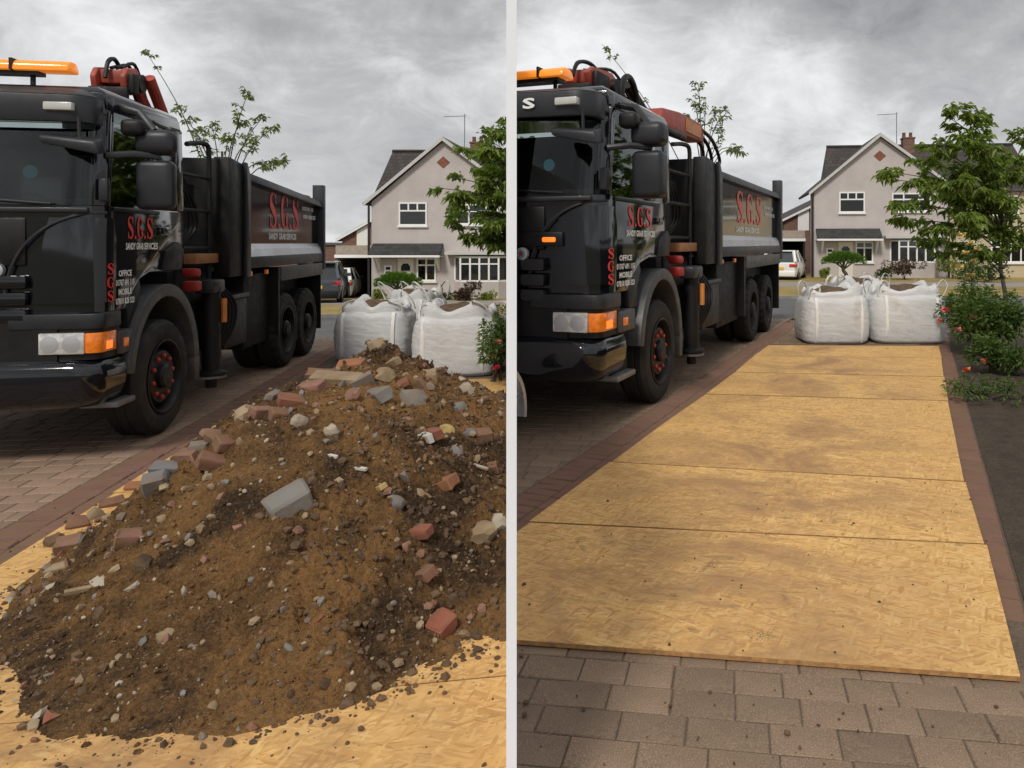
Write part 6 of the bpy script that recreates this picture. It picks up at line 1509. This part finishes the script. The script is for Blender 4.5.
RUB = [  # name, pixel x, y, size (m) or radius, material, yaw, tilt, label
 ('brick', 218, 467, (0.24, 0.10, 0.075), 'brick_brown', 35, -22, 'long red-brown brick on the left shoulder of the heap'),
 ('brick', 294, 405, (0.215, 0.10, 0.07), 'brick_red', 30, -15, 'red brick lying aslant, upper left slope of the heap'),
 ('brick', 351, 367, (0.20, 0.11, 0.06), 'brick_orange', 8, 4, 'bright orange brick lying flat just left of the peak'),
 ('brick', 320, 377, (0.20, 0.10, 0.06), 'brick_brown', 14, -6, 'dull brown brick left of the orange brick near the peak'),
 ('stone_block', 336, 385, (0.34, 0.14, 0.12), 'stone_buff', 6, -4, 'long buff block below the orange brick'),
 ('stone', 384, 380, 0.085, 'stone_buff', 0, 0, 'rough buff stone just below the peak'),
 ('concrete_piece', 374, 399, (0.24, 0.10, 0.09), 'stone_grey', -25, 12, 'grey broken concrete piece in the middle of the upper slope'),
 ('cobble', 413, 404, 0.105, 'stone_grey', 0, 0, 'round grey cobble on the upper right slope'),
 ('slab_piece', 419, 391, (0.13, 0.05, 0.12), 'brick_pink', -30, 35, 'pinkish grey slab piece standing above the grey cobble'),
 ('tile_piece', 424, 440, (0.19, 0.04, 0.055), 'stone_white', -52, 8, 'white-faced strip lying beside a red brick on the right slope'),
 ('brick', 432, 437, (0.21, 0.06, 0.065), 'brick_red', -52, 10, 'red brick lying along the white strip'),
 ('stone', 445, 434, 0.065, 'stone_yellow', 0, 0, 'yellow stone right of the white strip'),
 ('brick', 484, 438, (0.13, 0.10, 0.075), 'brick_brown', 10, 6, 'dark red half brick near the right edge of the heap'),
 ('stone', 470, 437, 0.07, 'stone_blue', 0, 0, 'blue-grey stone left of the dark red half brick'),
 ('brick', 444, 487, (0.15, 0.10, 0.07), 'brick_orange', -28, 25, 'bright red half brick alone on the right slope'),
 ('brick', 412, 536, (0.215, 0.07, 0.06), 'brick_red', -18, 10, 'flat red brick half buried right of the heap centre'),
 ('stone_block', 288, 510, (0.21, 0.17, 0.14), 'stone_grey', 38, 22, 'large grey ribbed stone block in the middle of the heap'),
 ('wood_strip', 327, 461, (0.16, 0.018, 0.016), 'stone_white', -35, 0, 'thin white strip on the slope above the ribbed block, left piece'),
 ('wood_strip', 352, 474, (0.18, 0.020, 0.016), 'stone_white', -22, 0, 'thin white strip on the slope above the ribbed block, right piece'),
 ('timber_offcut', 377, 490, (0.15, 0.045, 0.03), 'stone_yellow', -48, 20, 'yellow wedge-shaped offcut at the end of the white strips'),
 ('wood_strip', 478, 472, (0.17, 0.018, 0.015), 'stone_pale', -40, 0, 'pale stick near the right edge of the heap'),
 ('stone', 481, 536, 0.075, 'stone_buff', 0, 0, 'large round buff stone at the right edge of the heap'),
 ('stone', 498, 527, 0.06, 'stone_pale', 0, 0, 'pale stone touching the partition'),
 ('brick', 440, 630, (0.125, 0.10, 0.075), 'brick_red', 62, 18, 'worn red half brick with a hollow on the right front slope'),
 ('brick', 424, 578, (0.14, 0.075, 0.06), 'brick_brown', -50, 20, 'brown brick piece above the hollowed half brick'),
 ('tile_piece', 317, 622, (0.12, 0.03, 0.035), 'brick_red', 70, 10, 'thin red shard on the sandy front slope'),
 ('tile_piece', 241, 524, (0.11, 0.09, 0.03), 'brick_pink', 40, 15, 'pink triangular tile shard left of the ribbed block'),
 ('brick', 133, 491, (0.12, 0.09, 0.075), 'brick_orange', 10, 0, 'orange half brick on the yellow board left of the heap'),
 ('stone_block', 170, 472, (0.21, 0.10, 0.065), 'stone_blue', 12, -3, 'blue-grey flat block at the left foot of the heap'),
 ('concrete_piece', 155, 487, (0.14, 0.10, 0.11), 'stone_blue', 30, 8, 'blue-grey lump below the flat block'),
 ('stone_block', 188, 460, (0.16, 0.09, 0.08), 'brick_pink', -12, 6, 'pinkish block above the blue-grey flat block'),
 ('brick', 134, 541, (0.19, 0.09, 0.075), 'brick_pink', 34, -8, 'pink-brown broken brick at the left of the heap'),
 ('brick', 79, 527, (0.15, 0.10, 0.075), 'brick_brown', 28, 4, 'brown brick at the left end of the heap, upper one'),
 ('brick', 70, 546, (0.17, 0.10, 0.06), 'brick_pink', 20, 4, 'pink brick at the left end of the heap, lower one'),
 ('slab_piece', 108, 581, (0.15, 0.11, 0.03), 'stone_pale', 55, 24, 'pale flat slab piece on the left slope'),
 ('soil_clod', 140, 570, 0.062, 'clod_dark', 0, 0, 'dark round clod right of the pale slab piece'),
 ('soil_clod', 99, 618, 0.045, 'clod_dark', 0, 0, 'dark clod below the pale slab piece'),
 ('soil_clod', 52, 546, 0.07, 'clod_dark', 0, 0, 'dark clod at the far left of the heap'),
 ('stone', 162, 642, 0.055, 'stone_buff', 0, 0, 'buff stone half sunk in the left front slope'),
 ('stone', 193, 650, 0.032, 'stone_blue', 0, 0, 'small blue-grey stone on the front slope'),
 ('stone', 375, 349, 0.075, 'stone_buff', 0, 0, 'brown stone on the very peak of the heap'),
 ('stone', 212, 441, 0.085, 'brick_pink', 0, 0, 'upright pinkish rock at the left edge of the heap'),
 ('stone', 243, 419, 0.075, 'stone_buff', 0, 0, 'buff rock on the left edge of the heap'),
 ('brick', 262, 415, (0.17, 0.08, 0.07), 'brick_pink', 60, -10, 'worn pink brick beside the buff rock on the left edge'),
 ('stone', 271, 399, 0.06, 'stone_blue', 0, 0, 'blue-grey stone at the upper left edge of the heap'),
 ('stone', 298, 425, 0.07, 'stone_pale', 0, 0, 'pale rock right of the slanting red brick'),
 ('stone', 330, 434, 0.05, 'stone_pale', 0, 0, 'small pale rock in the middle of the heap'),
 ('stone_block', 430, 378, (0.16, 0.10, 0.08), 'stone_buff', -10, 5, 'buff block on the right shoulder near the bags'),
 ('stone', 466, 392, 0.07, 'stone_pale', 0, 0, 'pale rock by the yellow board corner'),
 ('stone', 350, 400, 0.06, 'brick_pink', 0, 0, 'reddish stone between the buff block and the grey concrete'),
 ('tile_piece', 400, 385, (0.11, 0.08, 0.04), 'brick_red', 25, 20, 'red tile corner below the peak'),
 ('stone', 455, 455, 0.05, 'stone_grey', 0, 0, 'grey stone above the lone bright red half brick'),
 ('stone', 395, 505, 0.045, 'stone_blue', 0, 0, 'blue-grey stone left of the bright red half brick'),
 ('brick', 310, 390, (0.21, 0.10, 0.07), 'brick_pink', -20, 10, 'dusty pink brick below the dull brown brick near the peak'),
 ('slab_piece', 362, 386, (0.15, 0.05, 0.11), 'stone_grey', 20, 25, 'grey slab edge standing right of the long buff block'),
 ('slab_piece', 393, 367, (0.14, 0.06, 0.09), 'stone_buff', -35, 20, 'buff slab piece right of the peak stones'),
 ('brick', 228, 447, (0.16, 0.09, 0.07), 'brick_brown', 50, -12, 'brown brick end above the long red-brown brick'),
 ('stone_block', 200, 450, (0.14, 0.08, 0.07), 'stone_grey', 20, 6, 'small grey block beside the upright pinkish rock'),
 ('brick', 110, 507, (0.16, 0.09, 0.07), 'brick_brown', 30, 5, 'brown brick on the left foot between the orange half brick and the far left bricks'),
 ('stone', 92, 520, 0.06, 'stone_buff', 0, 0, 'buff stone beside the upper brown brick at the left end'),
 ('slab_piece', 60, 570, (0.16, 0.07, 0.04), 'stone_buff', 25, 8, 'buff slab splinter low at the far left of the heap'),
 ('wood_strip', 86, 596, (0.20, 0.025, 0.02), 'stone_buff', 32, 0, 'brown stick lying on the far left slope'),
 ('brick', 282, 418, (0.17, 0.09, 0.07), 'brick_brown', 48, -14, 'brown brick end beside the worn pink brick on the left edge'),
 ('slab_piece', 455, 410, (0.13, 0.08, 0.05), 'stone_grey', -30, 15, 'grey slab piece on the right shoulder below the buff block'),
 ('brick', 492, 470, (0.12, 0.08, 0.06), 'brick_brown', -15, 10, 'small brown brick end close to the partition'),
]
for i, (nm, px, py, sz, mt, yaw, tilt, lbl) in enumerate(RUB):
    rs2 = random.Random(100 + i); p = on_heap(px, py); sz = tuple(q_ * 0.84 for q_ in sz) if isinstance(sz, tuple) else sz * 0.78
    if isinstance(sz, tuple):
        v2, f2 = chipped(rs2, *sz, chip=0.012 if min(sz) > 0.03 else 0.002, cut=(0.30 if rs2.random() < 0.5 else 0.42) if nm in ('brick', 'stone_block', 'concrete_piece') and rs2.random() < 0.75 and (px, py) not in ((440, 630), (134, 541), (444, 487)) else None, frog=(px, py) in ((440, 630), (134, 541), (444, 487))); lift_ = sz[2] * 0.14 + (0.022 if nm == 'wood_strip' else 0)
    else:
        v2, f2 = lump(rs2, sz, 2, 0.8, 0.25); lift_ = sz * 0.18
    o = MB().add(v2, f2).build(nm, mt, smooth=32)
    o.location = (p.x, p.y + 0.02, max(0.02, p.z) + lift_)
    o.rotation_euler = (R_(rs2.uniform(10, 24) if isinstance(sz, tuple) else 0), R_(-tilt), R_(yaw))
    tag(o, lbl, {'brick': 'brick', 'stone': 'stone', 'cobble': 'stone', 'soil_clod': 'clod', 'wood_strip': 'strip'}.get(nm, 'rubble'), 'rubble on the heap')
